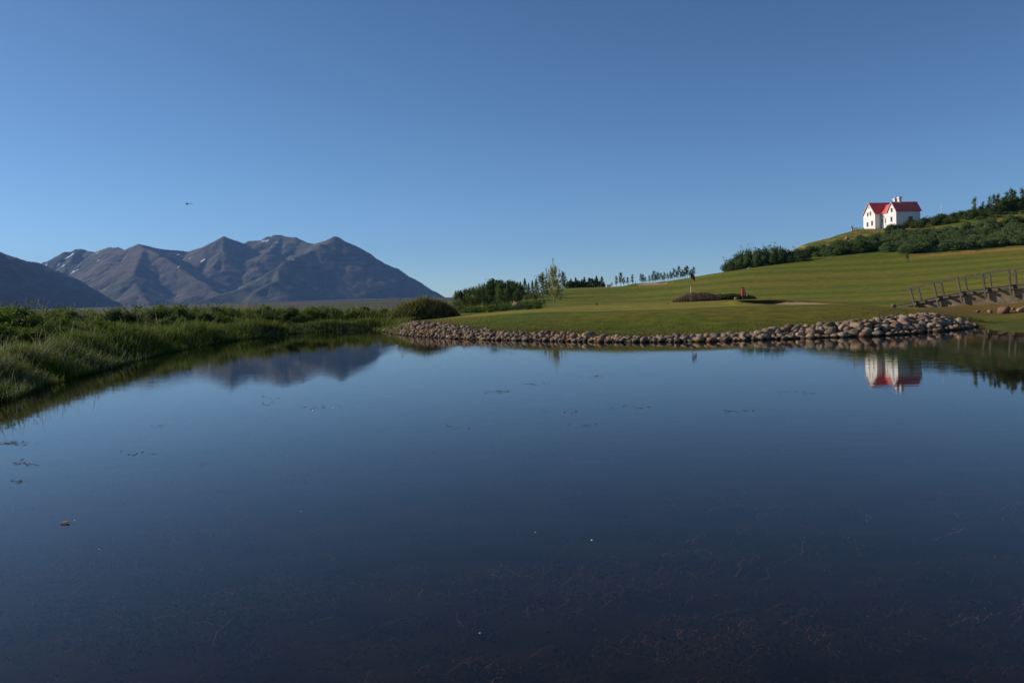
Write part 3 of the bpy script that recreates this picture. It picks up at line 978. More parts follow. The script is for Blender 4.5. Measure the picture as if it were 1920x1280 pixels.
def wet_line(m):
    n = m.node_tree; p = n.nodes['Principled BSDF']
    src = p.inputs['Base Color'].links[0].from_socket
    ge = N(n, 'ShaderNodeNewGeometry'); sx = N(n, 'ShaderNodeSeparateXYZ'); n.links.new(ge.outputs['Position'], sx.inputs[0])
    mr = N(n, 'ShaderNodeMapRange'); mr.inputs['From Min'].default_value = .035; mr.inputs['From Max'].default_value = .10
    mr.inputs['To Min'].default_value = .32; mr.inputs['To Max'].default_value = 1.0
    n.links.new(sx.outputs['Z'], mr.inputs['Value'])
    v = N(n, 'ShaderNodeVectorMath', operation='SCALE'); n.links.new(src, v.inputs[0]); n.links.new(mr.outputs[0], v.inputs['Scale'])
    n.links.new(v.outputs[0], p.inputs['Base Color'])
for q in SM: wet_line(q)
M_STONES = colmat('stones', rough=.9, nscale=5, var=.3, bump=.5, bdist=.02)
wet_line(M_STONES)
o = link('small_stones', mesh_np('small_stones', np.concatenate(sv), np.concatenate(sf), M_STONES, smooth=True, cols=np.concatenate(sc_)), bank_root)
tag(o, kind='stuff')
print('stones', len(stones))

def boulder(px, D, s, c, label, sink=.15, cat='boulder'):
    p = on_ground(px, D, s * (.33 - sink))
    o = link('boulder', stone_mesh(rk.randrange(8), c), None, p, rk.uniform(0, 6))
    o.scale = (s, s * .9, s * 1.05)
    return tag(o, label, cat)
boulder(743, 51.5, .55, 3, 'small grey boulder sitting on top of the left end of the stone bank')
boulder(1882, 44.5, .95, 5, 'reddish boulder at the foot of the footbridge wall')
boulder(1856, 45.5, .38, 5, 'small red stone left of the large reddish boulder below the bridge')
boulder(1916, 44.0, .7, 8, 'russet boulder at the right picture edge under the bridge')
boulder(1834, 46.5, .32, 6, 'small dark stone on brown soil under the bridge')
boulder(1901, 46.2, .30, 8, 'small stone between the two reddish boulders below the bridge')
boulder(1676, 51, .42, 4, 'pale stone in the grass at the left end of the footbridge')
boulder(970, 92, 1.5, 5, 'pinkish brown boulder in front of the dark tree clump')
boulder(1513, 214, 1.3, 4, 'pale stone among dark shrubs left on the hillside')
boulder(1589, 226, 1.7, 4, 'pale round boulder on the slope below the standing figure')
boulder(1381, 84, .55, 2, 'low sandy stone left of the red ball washer')

# ------------------------------------------------------------------ grass and reeds of the left bank
def blades(P, H, Wd, rng, lean=.35, base_col=None, tip_col=None, wind=(0.25, -.05)):
    n = len(P)
    a = rng.uniform(0, 6.283, n); d = np.stack([np.cos(a), np.sin(a)], 1)
    l = (rng.random(n) ** .8 * lean * 2)[:, None] * d + np.array(wind)
    fa = rng.uniform(0, 6.283, n); side = np.stack([np.cos(fa), np.sin(fa), np.zeros(n)], 1)
    V = np.empty((n, 8, 3)); ts = (0, .38, .74, 1.0); ws = (1, .9, .6, .08)
    for k, (t, w_) in enumerate(zip(ts, ws)):
        c = P.copy(); c[:, :2] += l * (t ** 2.0)[..., None] * H[:, None] if False else l * (t ** 2) * H[:, None]
        c[:, 2] += H * (t - .32 * t ** 3 * np.minimum(np.linalg.norm(l, axis=1) * 1.6, 1.6))
        V[:, 2 * k] = c - side * (Wd * w_ * .5)[:, None]; V[:, 2 * k + 1] = c + side * (Wd * w_ * .5)[:, None]
    F = np.array([[0, 1, 3, 2], [2, 3, 5, 4], [4, 5, 7, 6]])[None] + (np.arange(n) * 8)[:, None, None]
    cols = np.empty((n, 8, 3))
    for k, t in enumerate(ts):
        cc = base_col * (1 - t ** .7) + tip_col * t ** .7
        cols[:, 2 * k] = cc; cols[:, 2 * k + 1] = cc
    return V.reshape(-1, 3), F.reshape(-1, 4), cols.reshape(-1, 3)
M_GRASS = colmat('grass_blades', rough=.6, spec=.12, nscale=1.5, var=.25, bump=0, transl=.38)

def scatter_fan(n, az0, az1, d0, d1, rng):
    az = np.radians(rng.uniform(az0, az1, n)); D = np.exp(rng.uniform(math.log(d0), math.log(d1), n))
    return D * np.tan(az), D
rng = np.random.default_rng(21)
X, Y = scatter_fan(560000, -47, -7.2, 9, 92, rng)
sd = pond_sd(X, Y)
wmax = np.where(Y < 60, 10.5, 12)
k = (sd > -.25) & (sd < wmax)
X = X[k]; Y = Y[k]; sd = sd[k]
clump = fbm(X * .55, Y * .55, 3); big = fbm(X * .13 + 4, Y * .13, 2)
keepp = rng.random(len(X)) < np.clip(.62 + 1.1 * clump, .12, 1)
X = X[keepp]; Y = Y[keepp]; sd = sd[keepp]; clump = clump[keepp]; big = big[keepp]
if len(X) > 150000:
    q = rng.choice(len(X), 150000, replace=False); X = X[q]; Y = Y[q]; sd = sd[q]; clump = clump[q]; big = big[q]
Z = ground(X, Y)
H = (.30 + .30 * rng.random(len(X)) + .28 * clump + .18 * big) * (.55 + .75 * np.exp(-((sd - 1.0) / .9) ** 2) + .75 * sstep(3.6, 5.2, sd + 1.2 * big)) 
H = np.clip(H, .12, 1.1)
tall = rng.random(len(X)) < .014 + .06 * (sd > 4.6)
H[tall] *= 1.9
Wd = .007 + Y * .00046
P = np.stack([X, Y, np.maximum(Z, -.03) - .02], 1)
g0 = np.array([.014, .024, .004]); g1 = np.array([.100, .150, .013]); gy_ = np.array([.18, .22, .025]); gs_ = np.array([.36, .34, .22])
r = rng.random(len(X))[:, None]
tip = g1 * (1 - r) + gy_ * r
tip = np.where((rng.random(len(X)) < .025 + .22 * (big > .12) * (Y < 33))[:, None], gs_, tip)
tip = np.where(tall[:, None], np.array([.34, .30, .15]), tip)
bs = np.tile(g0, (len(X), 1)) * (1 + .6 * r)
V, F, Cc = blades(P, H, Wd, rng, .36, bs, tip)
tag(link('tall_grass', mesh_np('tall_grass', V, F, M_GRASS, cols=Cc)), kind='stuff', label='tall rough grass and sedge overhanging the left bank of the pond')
# short fringe along lawn edge above the stones and rough tufts on the point
X, Y = scatter_fan(260000, -9.0, 31, 31, 62, rng)
sd = pond_sd(X, Y)
k = (sd > 1.0) & (sd < 5) & (rng.random(len(X)) < np.clip(1.25 - sd * .22, .05, 1))
X = X[k]; Y = Y[k]; sd = sd[k]
H = rng.uniform(.04, .12, len(X)) * np.where(sd < 2.3, 1.3, .7); r = rng.random(len(X))[:, None]
P = np.stack([X, Y, ground(X, Y) - .01], 1)
tip = np.array([.13, .14, .025]) * (1 - r) + np.array([.26, .21, .07]) * r
V, F, Cc = blades(P, H, np.full(len(X), .022), rng, .5, tip * .55, tip, wind=(.1, 0))
tag(link('lawn_fringe', mesh_np('lawn_fringe', V, F, M_GRASS, cols=Cc)), kind='stuff', label='short dry grass fringe behind the boulders')

# heather and dry grass mound behind the flag
def mound_blades(px, D, wx, wy, hh, n, tipc, basec, rng, hb=(.15, .4)):
    c = on_ground(px, D)
    a = rng.uniform(0, 6.283, n); rr = np.sqrt(rng.random(n))
    x = np.cos(a) * rr * wx; y = np.sin(a) * rr * wy
    z = hh * (1 - rr ** 2.2) + .12 * fbm(x * 1.5 + px, y * 1.5, 3)
    P = np.stack([x, y, z - .05], 1)
    r = rng.random(n)[:, None]
    tip = np.array(tipc) * (.7 + .6 * r)
    V, F, Cc = blades(P, rng.uniform(*hb, n), np.full(n, .05), rng, .5, np.tile(np.array(basec), (n, 1)), tip, wind=(.1, 0))
    return c, V, F, Cc
def mound_core(wx, wy, hh, col, nm):
    V = [(0, 0, hh)]; F = []
    for i in range(1, 7):
        for j in range(16):
            t = i / 6; a = j / 16 * 6.283
            V.append((math.cos(a) * wx * t, math.sin(a) * wy * t, hh * (1 - t ** 2.2) - (.3 if i == 6 else 0)))
    for j in range(16): F.append((0, 1 + j, 1 + (j + 1) % 16))
    for i in range(5):
        for j in range(16):
            a_, b_ = 1 + i * 16 + j, 1 + i * 16 + (j + 1) % 16
            F.append((a_, a_ + 16, b_ + 16, b_))
    me = bpy.data.meshes.new(nm); me.from_pydata(V, [], F); me.update(); me.materials.append(simple(nm + '_soil', col, var=.3)); return me
for px, D, wx, wy, hh, tc_, bc_, lb in [(1312, 87, 2.9, 2.0, .72, (.26, .175, .11), (.11, .075, .045), 'brownish purple heather mound behind the golf flag'),
                                        (1372, 87, 2.6, 1.8, .45, (.07, .11, .03), (.03, .045, .012), 'low dark green bramble patch right of the heather mound')]:
    c, V, F, Cc = mound_blades(px, D, wx, wy, hh, 5200, tc_, bc_, rng)
    r_ = empty('planted_mound', c); tag(r_, lb, 'plant mound')
    b_ = link('plants', mesh_np('plants', V, F, M_GRASS, cols=Cc), r_); link('soil_heap', mound_core(wx, wy, hh, bc_, 'soil_heap'), r_)

# ------------------------------------------------------------------ leafy plants on the left bank
HERB = [shrub_kind(s, F_HERB, n=1500, size=.052) for s in (41, 42, 43)]
HERBD = [shrub_kind(s, F_DARK, n=1500, size=.050) for s in (44, 45)]
for h in HERB + HERBD: h.name = 'herb'
rh = random.Random(31)
nh = 0
for i in range(4000):
    if nh >= 290: break
    az = math.radians(rh.uniform(-36, -8.2)); D = math.exp(rh.uniform(math.log(19), math.log(76)))
    x = D * math.tan(az); s_ = float(pond_sd(np.array([x]), np.array([D]))[0])
    if s_ < 2.2 or s_ > 9.5: continue
    z = gz(x, D)
    crest = s_ > 4.2
    if not crest and rh.random() > .35: continue
    sz = rh.uniform(.7, 1.15) if crest else rh.uniform(.45, .7)
    dk = rh.random() < .45
    me = rh.choice(HERBD if dk else HERB)
    o = link('leafy_plant', me, None, (x, D, z - .08), rh.uniform(0, 6.28))
    o.scale = (sz * 1.35, sz * 1.35, sz * rh.uniform(.75, 1.15))
    tag(o, ('dark' if dk else 'fresh green') + ' leafy herb clump ' + ('on the crest' if crest else 'low in the tall grass') + ' of the left bank, ' + ('nearest stretch' if D < 30 else 'middle stretch' if D < 48 else 'far end'), 'plant', 'leafy herb clumps on the left bank')
    nh += 1
SH_D = [shrub_kind(s, F_DARK, n=1900, size=.050) for s in (51, 52, 53)]
SH_W = [shrub_kind(s, F_WILLOW, n=2200, size=.050) for s in (54, 55, 56, 57)]
SH_B = [shrub_kind(s, F_BIRCH, n=1100, size=.06) for s in (58, 59)]
def shrub(px, ytop, D, wpx, me, label, group=None, rz=None):
    p = on_ground(px, D); top = pt(px, ytop, D)
    h = max(top.z - p.z, .5); wd = wpx * D / FPX
    o = link('shrub', me, None, p - Vector((0, 0, .13 * h)), rz if rz is not None else random.uniform(0, 6.28))
    o.scale = (wd * 1.1, wd * 1.1, h * 1.12)
    return tag(o, label, 'shrub', group)
shrub(772, 562, 67, 62, SH_B[0], 'broad rounded shrub topped with pale grass at the end of the left bank')
shrub(806, 563, 68, 62, SH_B[1], 'dark rounded shrub right of the broad grass-topped shrub behind the bank tip')
shrub(838, 572, 69, 46, SH_D[2], 'smallest dark shrub closest to the pale green of the three behind the bank tip')
c, V, F, Cc = mound_blades(795, 67.0, 3.0, 1.5, 1.3, 3400, (.27, .24, .07), (.05, .07, .02), rng, hb=(.25, .95))
tag(link('reed_tuft', mesh_np('reed_tuft', V, F, M_GRASS, cols=Cc), None, c), 'tuft of tall yellowish reeds growing through the shrubs behind the bank tip', 'reeds')
# low growth in front of the tree clump
for i in range(46):
    px = rh.uniform(862, 1010); D = rh.uniform(82, 100)
    p = on_ground(px, D); s = rh.uniform(.8, 1.5)
    o = link('leafy_plant', rh.choice(HERB + HERBD), None, p - Vector((0, 0, .1)), rh.uniform(0, 6.28)); o.scale = (s * 1.4, s * 1.4, s * rh.uniform(.5, .8))
    tag(o, 'low leafy plant in the meadow strip before the dark tree clump, ' + ('left third' if px < 910 else 'middle' if px < 960 else 'right third'), 'plant', 'low plants before the tree clump')

# ------------------------------------------------------------------ trees
ordn = ['first', 'second', 'third', 'fourth', 'fifth', 'sixth', 'seventh', 'eighth', 'ninth', 'tenth', 'eleventh', 'twelfth', 'thirteenth', 'fourteenth', 'fifteenth', 'sixteenth', 'seventeenth', 'eighteenth', 'nineteenth', 'twentieth', 'twenty-first', 'twenty-second'] + ['twenty-%s' % s for s in ('third', 'fourth', 'fifth', 'sixth', 'seventh', 'eighth', 'ninth')] + ['thirtieth', 'thirty-first', 'thirty-second']
TG = 'trees of the dense clump left of centre'
clump_trees = sorted([(857, 545, 116), (865, 544, 114), (873, 543, 117), (881, 540, 113), (889, 538, 116), (900, 532, 114), (908, 536, 118), (915, 533, 120), (925, 523, 117), (932, 525, 119),
               (940, 531, 113), (946, 530, 118), (955, 526, 120), (961, 527, 118), (970, 529, 116), (975, 535, 113), (895, 545, 111), (950, 540, 112), (918, 542, 112), (968, 545, 110), (935, 541, 111)])
for i, (px, yt, D) in enumerate(clump_trees):
    tree('bushy_tree', 'darkbirch' if i % 3 else 'birch', px, yt, D, 'bushy dark green tree, %s from the left in the dense clump left of centre' % ordn[i], TG, i, wide=1.05)
for i, (px, yt, D) in enumerate([(985, 522, 128), (999, 525, 130), (1006, 523, 132), (1018, 512, 124), (1055, 515, 126), (1046, 524, 134), (992, 530, 136), (977, 528, 134), (1029, 526, 134)]):
    tree('young_tree', ['greenspruce', 'spruce', 'greenspruce', 'birch', 'slenderdense', 'spruce', 'spruce', 'spruce', 'birch'][i], px, yt, D,
         ['bright green conical tree right of the dense clump', 'dark conical tree left of its lighter twin right of the clump', 'lighter conical tree beside its dark twin right of the clump',
          'tall leafy tree directly left of the pale barked poplar', 'upright leafy tree directly right of the pale barked poplar', 'small dark conifer peeping out behind the poplar crown on its right',
          'small dark conifer between the bright conical tree and its neighbour', 'small dark conifer at the right edge of the clump', 'low bushy tree behind the pale barked poplar on its left'][i], None, i, wide=1.15)
row = [(1068, 530), (1091, 524), (1116, 526), (1133, 529), (1084, 530), (1109, 530), (1064, 527), (1071, 522), (1080, 520), (1087, 526), (1096, 519), (1105, 520), (1112, 522), (1119, 517), (1129, 518), (1075, 528), (1100, 529), (1124, 528)]
row.sort()
for i, (px, yt) in enumerate(row):
    tree('conifer', 'spruce' if i % 3 else 'darkbirch', px, yt, 178, 'dark conifer, %s from the left in the skyline belt right of the poplar' % ordn[i], 'conifers of the skyline belt', i, wide=1.9)
sp = [(1156, 518.5), (1164, 512), (1177, 520), (1186, 516), (1202, 514.5), (1206, 515), (1210, 520), (1218, 517), (1227, 510), (1234, 511), (1239, 513), (1246, 511), (1252, 514), (1257, 510),
      (1264, 505), (1273, 500.5), (1280, 506.5), (1286, 502), (1289, 499), (1301, 501.5), (1147, 530), (1192, 529)]
sp += [(1170, 521), (1223, 516), (1230, 515), (1243, 517), (1260, 513), (1269, 509), (1277, 511), (1283, 510), (1294, 508), (1297, 506)]
sp.sort()
for i, (px, yt) in enumerate(sp):
    tree('young_tree', 'slender' if i % 3 else 'slenderdense', px, yt, 176 if px > 1215 else 182, 'slender young tree, %s from the left of the loose skyline row above the far bunker' % ordn[i], 'loose row of young trees on the skyline', i, wide=1.15)
for i, (px, yt, D) in enumerate([(988, 553, 103), (1003, 551, 107), (1012, 560, 98), (1020, 561, 97), (1051, 556, 112)]):
    tree('sapling', 'birch', px, yt, D, ['small leafy sapling on the green slope below the bright conical tree', 'second small sapling on the slope, below the twin conical trees', 'low sapling left of the poplar foot',
         'low sapling touching the poplar crown on its left', 'small sapling just right of the poplar trunk'][i], None, i, wide=1.2)
tree('small_tree', 'birch', 1700, 473, 170, 'small lone dark tree standing on the mown fairway below the hillside shrubs', None, 1, wide=.95)

# the pale barked poplar
def poplar():
    rg = random.Random(77); rn = np.random.default_rng(77)
    p = on_ground(1039, 108); top = pt(1037, 485, 108); h = top.z - p.z
    root = empty('poplar_tree', p); tag(root, 'tall sparse poplar with pale trunk and upright branches left of the fairway', 'tree')
    tk = MB(); tk.tube([(0, 0, -.1), (.05, .02, h * .18), (-.04, .0, h * .42), (.03, .02, h * .7), (0, 0, h * .97)], [.085, .075, .06, .04, .015], 8)
    C = []; brs = MB()
    def leafline(a, b, n, s):
        t = rn.random((n, 1)); C.append(np.array([a]) * (1 - t) + np.array([b]) * t + rn.normal(size=(n, 3)) * s)
    for i in range(46):
        z0 = h * rg.uniform(.06, .72); a = rg.uniform(0, 6.28); zz = z0 / h
        L = h * (.30 * (1 - zz) ** .8 + .04) * rg.uniform(.6, 1.1)
        r1 = L * .42
        m_ = (math.cos(a) * r1 * .8, math.sin(a) * r1 * .8, z0 + L * .35)
        e = (math.cos(a) * r1 * 1.25, math.sin(a) * r1 * 1.25, z0 + L * .95)
        brs.tube([(0, 0, z0), m_, e], [.03, .02, .006], 5)
        leafline(m_, e, int(36 * (1.2 - zz)), .09); leafline((m_[0] * .5, m_[1] * .5, z0 + L * .15), m_, 16, .09)
    for k, (dx, dz, base) in enumerate([(-.95, .80, .45), (-.62, .74, .4), (.45, .83, .45), (.86, .76, .42), (-.25, .86, .5), (.22, .9, .5), (-1.35, .71, .35)]):
        dy = rg.uniform(-.4, .4)
        a_ = (dx * .25, dy * .25, h * base * .8); b_ = (dx * .85, dy * .9, h * (base + .12)); c_ = (dx, dy, h * dz)
        brs.tube([a_, b_, c_], [.03, .022, .006], 5); leafline(b_, c_, 95, .055); leafline(a_, b_, 30, .09)
    leafline((0, 0, h * .5), (0, 0, h * .80), 130, .10); leafline((0, 0, h * .84), (0, 0, h), 60, .04)
    C = np.concatenate(C)
    V, F = leaf_quads(np.concatenate([C, (C + rn.normal(size=C.shape) * .09)[C[:, 2] < h * .5]]), .085, rn, up_bias=.1)
    link('crown', mesh_np('crown', V, F, F_POPLAR), root)
    tr_ = tk.build('trunk', M_PALEBARK, root, smooth=True); brs.build('branches', M_PALEBARK, root, smooth=True)
poplar()

# hillside shrubs
def gshrubs(n, f, label, group, meshes, rg):
    c = 0
    for _ in range(n * 40):
        if c >= n: break
        q = f(rg)
        if q is None: continue
        px, D, h, w_ = q
        p = on_ground(px, D)
        o = link('shrub', rg.choice(meshes), None, p - Vector((0, 0, .1 * h)), rg.uniform(0, 6.28)); o.scale = (w_, w_, h)
        lb = label(px, D) if callable(label) else label
        tag(o, lb, 'shrub', group); c += 1
rg = random.Random(90)
xs = [1364, 1374, 1381, 1388, 1396, 1404, 1412, 1420, 1428, 1436, 1444, 1452, 1460, 1468, 1476, 1485, 1494, 1503, 1512]
tops = [493, 489, 480, 476, 473, 472, 470, 468, 470, 468, 467, 466, 467, 468, 472, 474, 470, 474, 478]
for i, (px, yt) in enumerate(zip(xs, tops)):
    shrub(px, yt - 9 + rg.uniform(-2.5, 2), 192 + rg.uniform(0, 3), 22, SH_W[i % 4], 'tall willow shrub, %s from the left in the thicket at the crest end' % ordn[i], 'willow thicket at the left end of the hill')
    if i % 2 == 0: shrub(px + 4, yt + 6, 189 + rg.uniform(0, 2), 18, SH_W[(i + 1) % 4], 'lower willow shrub at the foot of the left thicket', 'lower willows at the foot of the left thicket')
def belt_label(px, D):
    a = ['left end', 'part below the house', 'part below the white pole', 'part below the hilltop wood', 'far right part'][0 if px < 1625 else 1 if px < 1735 else 2 if px < 1800 else 3 if px < 1880 else 4]
    b = 'bottom row' if D < 199 else 'middle' if D < 218 else 'upper edge'
    return 'willow shrub at the %s of the hillside belt, %s' % (b, a)
def belt(r):
    px = r.uniform(1560, 1945); D = r.uniform(188, 218)
    if px < 1640 and (D > 214 or D < 197): return None
    if D < 188 + max(0, (1700 - px) * .15): return None
    return px, D, r.uniform(1.9, 3.1), r.uniform(3.0, 4.4)
gshrubs(205, belt, belt_label, 'shrub belt across the hillside', SH_W, rg)
def dk(r):
    px = r.uniform(1560, 1650); D = r.uniform(197, 212)
    return px, D, r.uniform(2.6, 4.4), r.uniform(3, 4.4)
gshrubs(14, dk, 'darker shrub at the left end of the hillside belt', 'dark shrubs at the belt end', SH_D, rg)
def up_(r):
    px = r.uniform(1655, 1830); D = r.uniform(241, 252)
    return px, D, r.uniform(1.8, 3.2), r.uniform(3, 4.4)
gshrubs(40, up_, (lambda px, D: 'dark green shrub on the hill crest, ' + ('in front of the house' if px < 1722 else 'between house and white pole' if px < 1766 else 'right of the white pole')), 'crest shrubs beside the house', SH_D, rg)
def lo_(r):
    px = r.uniform(1496, 1610); D = r.uniform(198, 212)
    return px, D, r.uniform(1.2, 2.9), r.uniform(2.2, 3.8)
gshrubs(28, lo_, (lambda px, D: 'low green scrub on the rocky slope left of the house, ' + ('near the thicket' if px < 1535 else 'middle' if px < 1575 else 'near the belt')), 'low scrub on the rocky slope', SH_B + SH_W + SH_D[:1], rg)
for i in range(52):
    px = 1812 + (1960 - 1812) * (i + rg.random()) / 52
    t = (px - 1812) / 108
    yt = 398 - 26 * min(t * 1.5, 1) - 8 * max(t - .6, 0) + rg.uniform(-3, 12)
    kd = rg.choice(['darkbirch', 'darkbirch', 'birch', 'darkbirch'])
    tree('bushy_tree', kd, px, yt, 240 + rg.uniform(-4, 5), 'dark bushy tree in the wood on the hilltop at the right edge', 'hilltop wood at the right edge', i, wide=1.1)
for i, (px, yt) in enumerate([(1827, 372), (1843, 380), (1855, 370), (1863, 367), (1871, 365), (1888, 362), (1897, 356), (1903, 360), (1917, 355), (1926, 350)]):
    tree('slender_tree', 'slender', px, yt, 241, 'slender sparse tree rising above the hilltop wood, %s from the left' % ordn[i], 'slender trees above the hilltop wood', i, wide=.9)
gshrubs(18, lambda r: (r.uniform(1812, 1940), r.uniform(226, 236), r.uniform(.6, 1.3), r.uniform(2, 3)), 'low shrub on the brownish strip below the hilltop wood', 'low shrubs below the hilltop wood', SH_B, rg)


# ------------------------------------------------------------------ white house on the hill
M_WALL = simple('white_render', (.80, .77, .73), rough=.9, var=.04, scale=.6, bump=.1)
M_ROOF = simple('red_roof_sheet', (.80, .12, .10), rough=.5, var=.12, scale=.8, spec=.4)
M_TRIM = simple('roof_trim', (.55, .42, .42), rough=.7, var=.05)
M_GLASS = simple('window_glass', (.03, .04, .05), rough=.12, var=.1, spec=.6)
M_FRAME = simple('window_frame', (.30, .22, .20), rough=.7, var=.1)
hp = pt(1641, 427, 262)
H_ = empty('farmhouse', hp, math.atan2(-.98, .19))
tag(H_, 'white two gabled house with red roof and two chimneys standing on the hilltop', 'house')
def gable_block(name_w, name_r, x0, x1, y0, y1, eave, ridge_z, zb=-3.0, over=.28):
    xm = (x0 + x1) / 2
    m = MB()
    V = [(x0, y0, zb), (x1, y0, zb), (x1, y0, eave), (xm, y0, ridge_z), (x0, y0, eave),
         (x0, y1, zb), (x1, y1, zb), (x1, y1, eave), (xm, y1, ridge_z), (x0, y1, eave)]
    m.add(V, [(0, 1, 2, 3, 4), (9, 8, 7, 6, 5), (1, 6, 7, 2), (5, 0, 4, 9), (0, 5, 6, 1)])
    m.build(name_w, M_WALL, H_)
    sl = (ridge_z - eave) / (xm - x0)
    r = MB()
    def slab(xa, za, xb, zb2):
        n = Vector((-(zb2 - za), 0, xb - xa)).normalized()
        if n.z < 0: n = -n
        o_ = n * .06; th = n * .16
        A = [Vector((xa, y0 - over, za)) + o_, Vector((xb, y0 - over, zb2)) + o_, Vector((xb, y1 + over, zb2)) + o_, Vector((xa, y1 + over, za)) + o_]
        B = [a + th for a in A]
        r.add(A + B, [(0, 3, 2, 1), (4, 5, 6, 7), (0, 1, 5, 4), (1, 2, 6, 5), (2, 3, 7, 6), (3, 0, 4, 7)])
    slab(x0 - over, eave - over * sl, xm, ridge_z); slab(x1 + over, eave - over * sl, xm, ridge_z)
    ro = r.build(name_r, M_ROOF, H_)
    # standing seams
    s = MB()
    for side in (-1, 1):
        xe = x0 - over if side < 0 else x1 + over
        y = y0
        while y < y1:
            s.beam((xe, y, eave - over * sl + .24), (xm, y, ridge_z + .24), .05, .06); y += .9
    so = s.build('seam', M_ROOF, ro); so['kind'] = 'stuff'
    b = MB()
    for xe in (x0 - over, x1 + over):
        b.beam((xe, y0 - over - .03, eave - over * sl + .12), (xm, y0 - over - .03, ridge_z + .12), .05, .22)
    b.build('barge_board', M_TRIM, H_)
    return ro
rA = gable_block('wall', 'roof', -6.1, 0, 0, 11.0, 4.6, 8.2)
rB = gable_block('wall', 'roof', 3.15, 7.35, 2.2, 10.8, 4.65, 7.45)
m = MB(); m.box(-.02, 3.17, 2.21, 10.6, -3, 4.40); m.build('link_wall', M_WALL, H_)
m = MB(); m.add([(-.12, 1.93, 4.36), (3.28, 1.93, 4.36), (2.2, 5.6, 7.40), (-1.9, 5.6, 7.40), (-.12, 1.93, 4.50), (3.28, 1.93, 4.50), (2.2, 5.6, 7.54), (-1.9, 5.6, 7.54)],
                [(0, 3, 2, 1), (4, 5, 6, 7), (0, 1, 5, 4), (1, 2, 6, 5), (2, 3, 7, 6), (3, 0, 4, 7)]); m.build('link_roof', M_ROOF, H_)
m = MB(); m.add([(-1.9, 5.62, 7.40), (5.2, 5.62, 7.40), (5.2, 9.3, 4.4), (-1.9, 9.3, 4.4), (-1.9, 5.62, 7.52), (5.2, 5.62, 7.52), (5.2, 9.3, 4.52), (-1.9, 9.3, 4.52)],
                [(0, 3, 2, 1), (4, 5, 6, 7), (0, 1, 5, 4), (1, 2, 6, 5), (2, 3, 7, 6), (3, 0, 4, 7)]); m.build('link_roof', M_ROOF, H_)
def window_y(x, y, z, w_, h_):           # in a wall facing -y
    f = MB()
    f.box(x - w_ / 2 - .07, x - w_ / 2, y - .05, y + .06, z - .07, z + h_ + .07); f.box(x + w_ / 2, x + w_ / 2 + .07, y - .05, y + .06, z - .07, z + h_ + .07)
    f.box(x - w_ / 2, x + w_ / 2, y - .05, y + .06, z - .07, z); f.box(x - w_ / 2, x + w_ / 2, y - .05, y + .06, z + h_, z + h_ + .07)
    f.box(x - .02, x + .02, y - .045, y + .05, z, z + h_); f.box(x - w_ / 2, x - .02, y - .045, y + .05, z + h_ * .62, z + h_ * .62 + .04); f.box(x + .02, x + w_ / 2, y - .045, y + .05, z + h_ * .62, z + h_ * .62 + .04)
    fo = f.build('window', M_FRAME, H_)
    p_ = MB(); p_.box(x - w_ / 2 + .002, x + w_ / 2 - .002, y - .02, y + .04, z + .002, z + h_ - .002); p_.build('pane', M_GLASS, fo)
    s_ = MB(); s_.box(x - w_ / 2 - .12, x + w_ / 2 + .12, y - .14, y - .052, z - .15, z - .075); s_.build('sill', M_WALL, fo)
window_y(-3.75, 0, 4.15, .55, 1.05); window_y(-2.35, 0, 4.3, .55, 1.05)
window_y(-3.95, 0, .75, .70, 1.35); window_y(-1.55, 0, .95, .75, 1.35); window_y(-3.05, 0, 6.7, .28, .38)
window_y(.95, 2.2, 1.2, .35, 1.45); window_y(1.55, 2.2, 1.35, .35, 1.45) if False else window_y(2.1, 2.2, 1.3, .30, 1.45)
window_y(5.25, 2.2, 4.5, .72, 1.1); window_y(5.1, 2.2, 1.5, .70, 1.35)
f = MB(); X_ = 7.35
y_, z_ = 7.3, 1.4
for (a0, a1, b0, b1) in ((y_ - .7, y_ + .7, z_ - .1, z_), (y_ - .7, y_ + .7, z_ + 1.25, z_ + 1.35), (y_ - .7, y_ - .6, z_, z_ + 1.25), (y_ + .6, y_ + .7, z_, z_ + 1.25), (y_ - .03, y_ + .03, z_, z_ + 1.25)):
    f.box(X_ - .06, X_ + .06, a0, a1, b0, b1)
fo = f.build('window', M_FRAME, H_)
f = MB(); f.box(X_ - .04, X_ + .03, y_ - .598, y_ - .032, z_ + .002, z_ + 1.248); f.box(X_ - .04, X_ + .03, y_ + .032, y_ + .598, z_ + .002, z_ + 1.248); f.build('pane', simple('blue_pane', (.03, .06, .14), rough=.1, var=.05, spec=.6), fo)
for (x, y, zb, zt) in ((-3.05, 9.6, 7.8, 9.75), (5.25, 5.0, 7.0, 9.15)):
    c_ = MB(); c_.box(x - .42, x + .42, y - .42, y + .42, zb, zt - .55); c_.box(x - .58, x + .58, y - .58, y + .58, zt - .55, zt - .12)
    co = c_.build('chimney', M_WALL, H_)
    c_ = MB(); c_.box(x - .46, x + .46, y - .46, y + .46, zt - .12, zt + .02); c_.build('chimney_cap', M_TRIM, co)
d_ = MB(); d_.tube([(.08, 2.12, 4.5), (.08, 2.12, -.5)], .06, 6); d_.build('downpipe', simple('grey_zinc', (.25, .25, .26), var=.1), H_)
tw = MB(); tw.box(-6.25, -6.05, -4.4, -.02, -2.5, .55); tw.box(-6.3, -6.0, -4.45, -.03, .55, .65)
o = tw.build('terrace_wall', M_WALL); o.matrix_world = H_.matrix_world; o.location = hp; o.rotation_euler = H_.rotation_euler
tag(o, 'low white terrace wall running from the left corner of the hilltop house', 'wall')

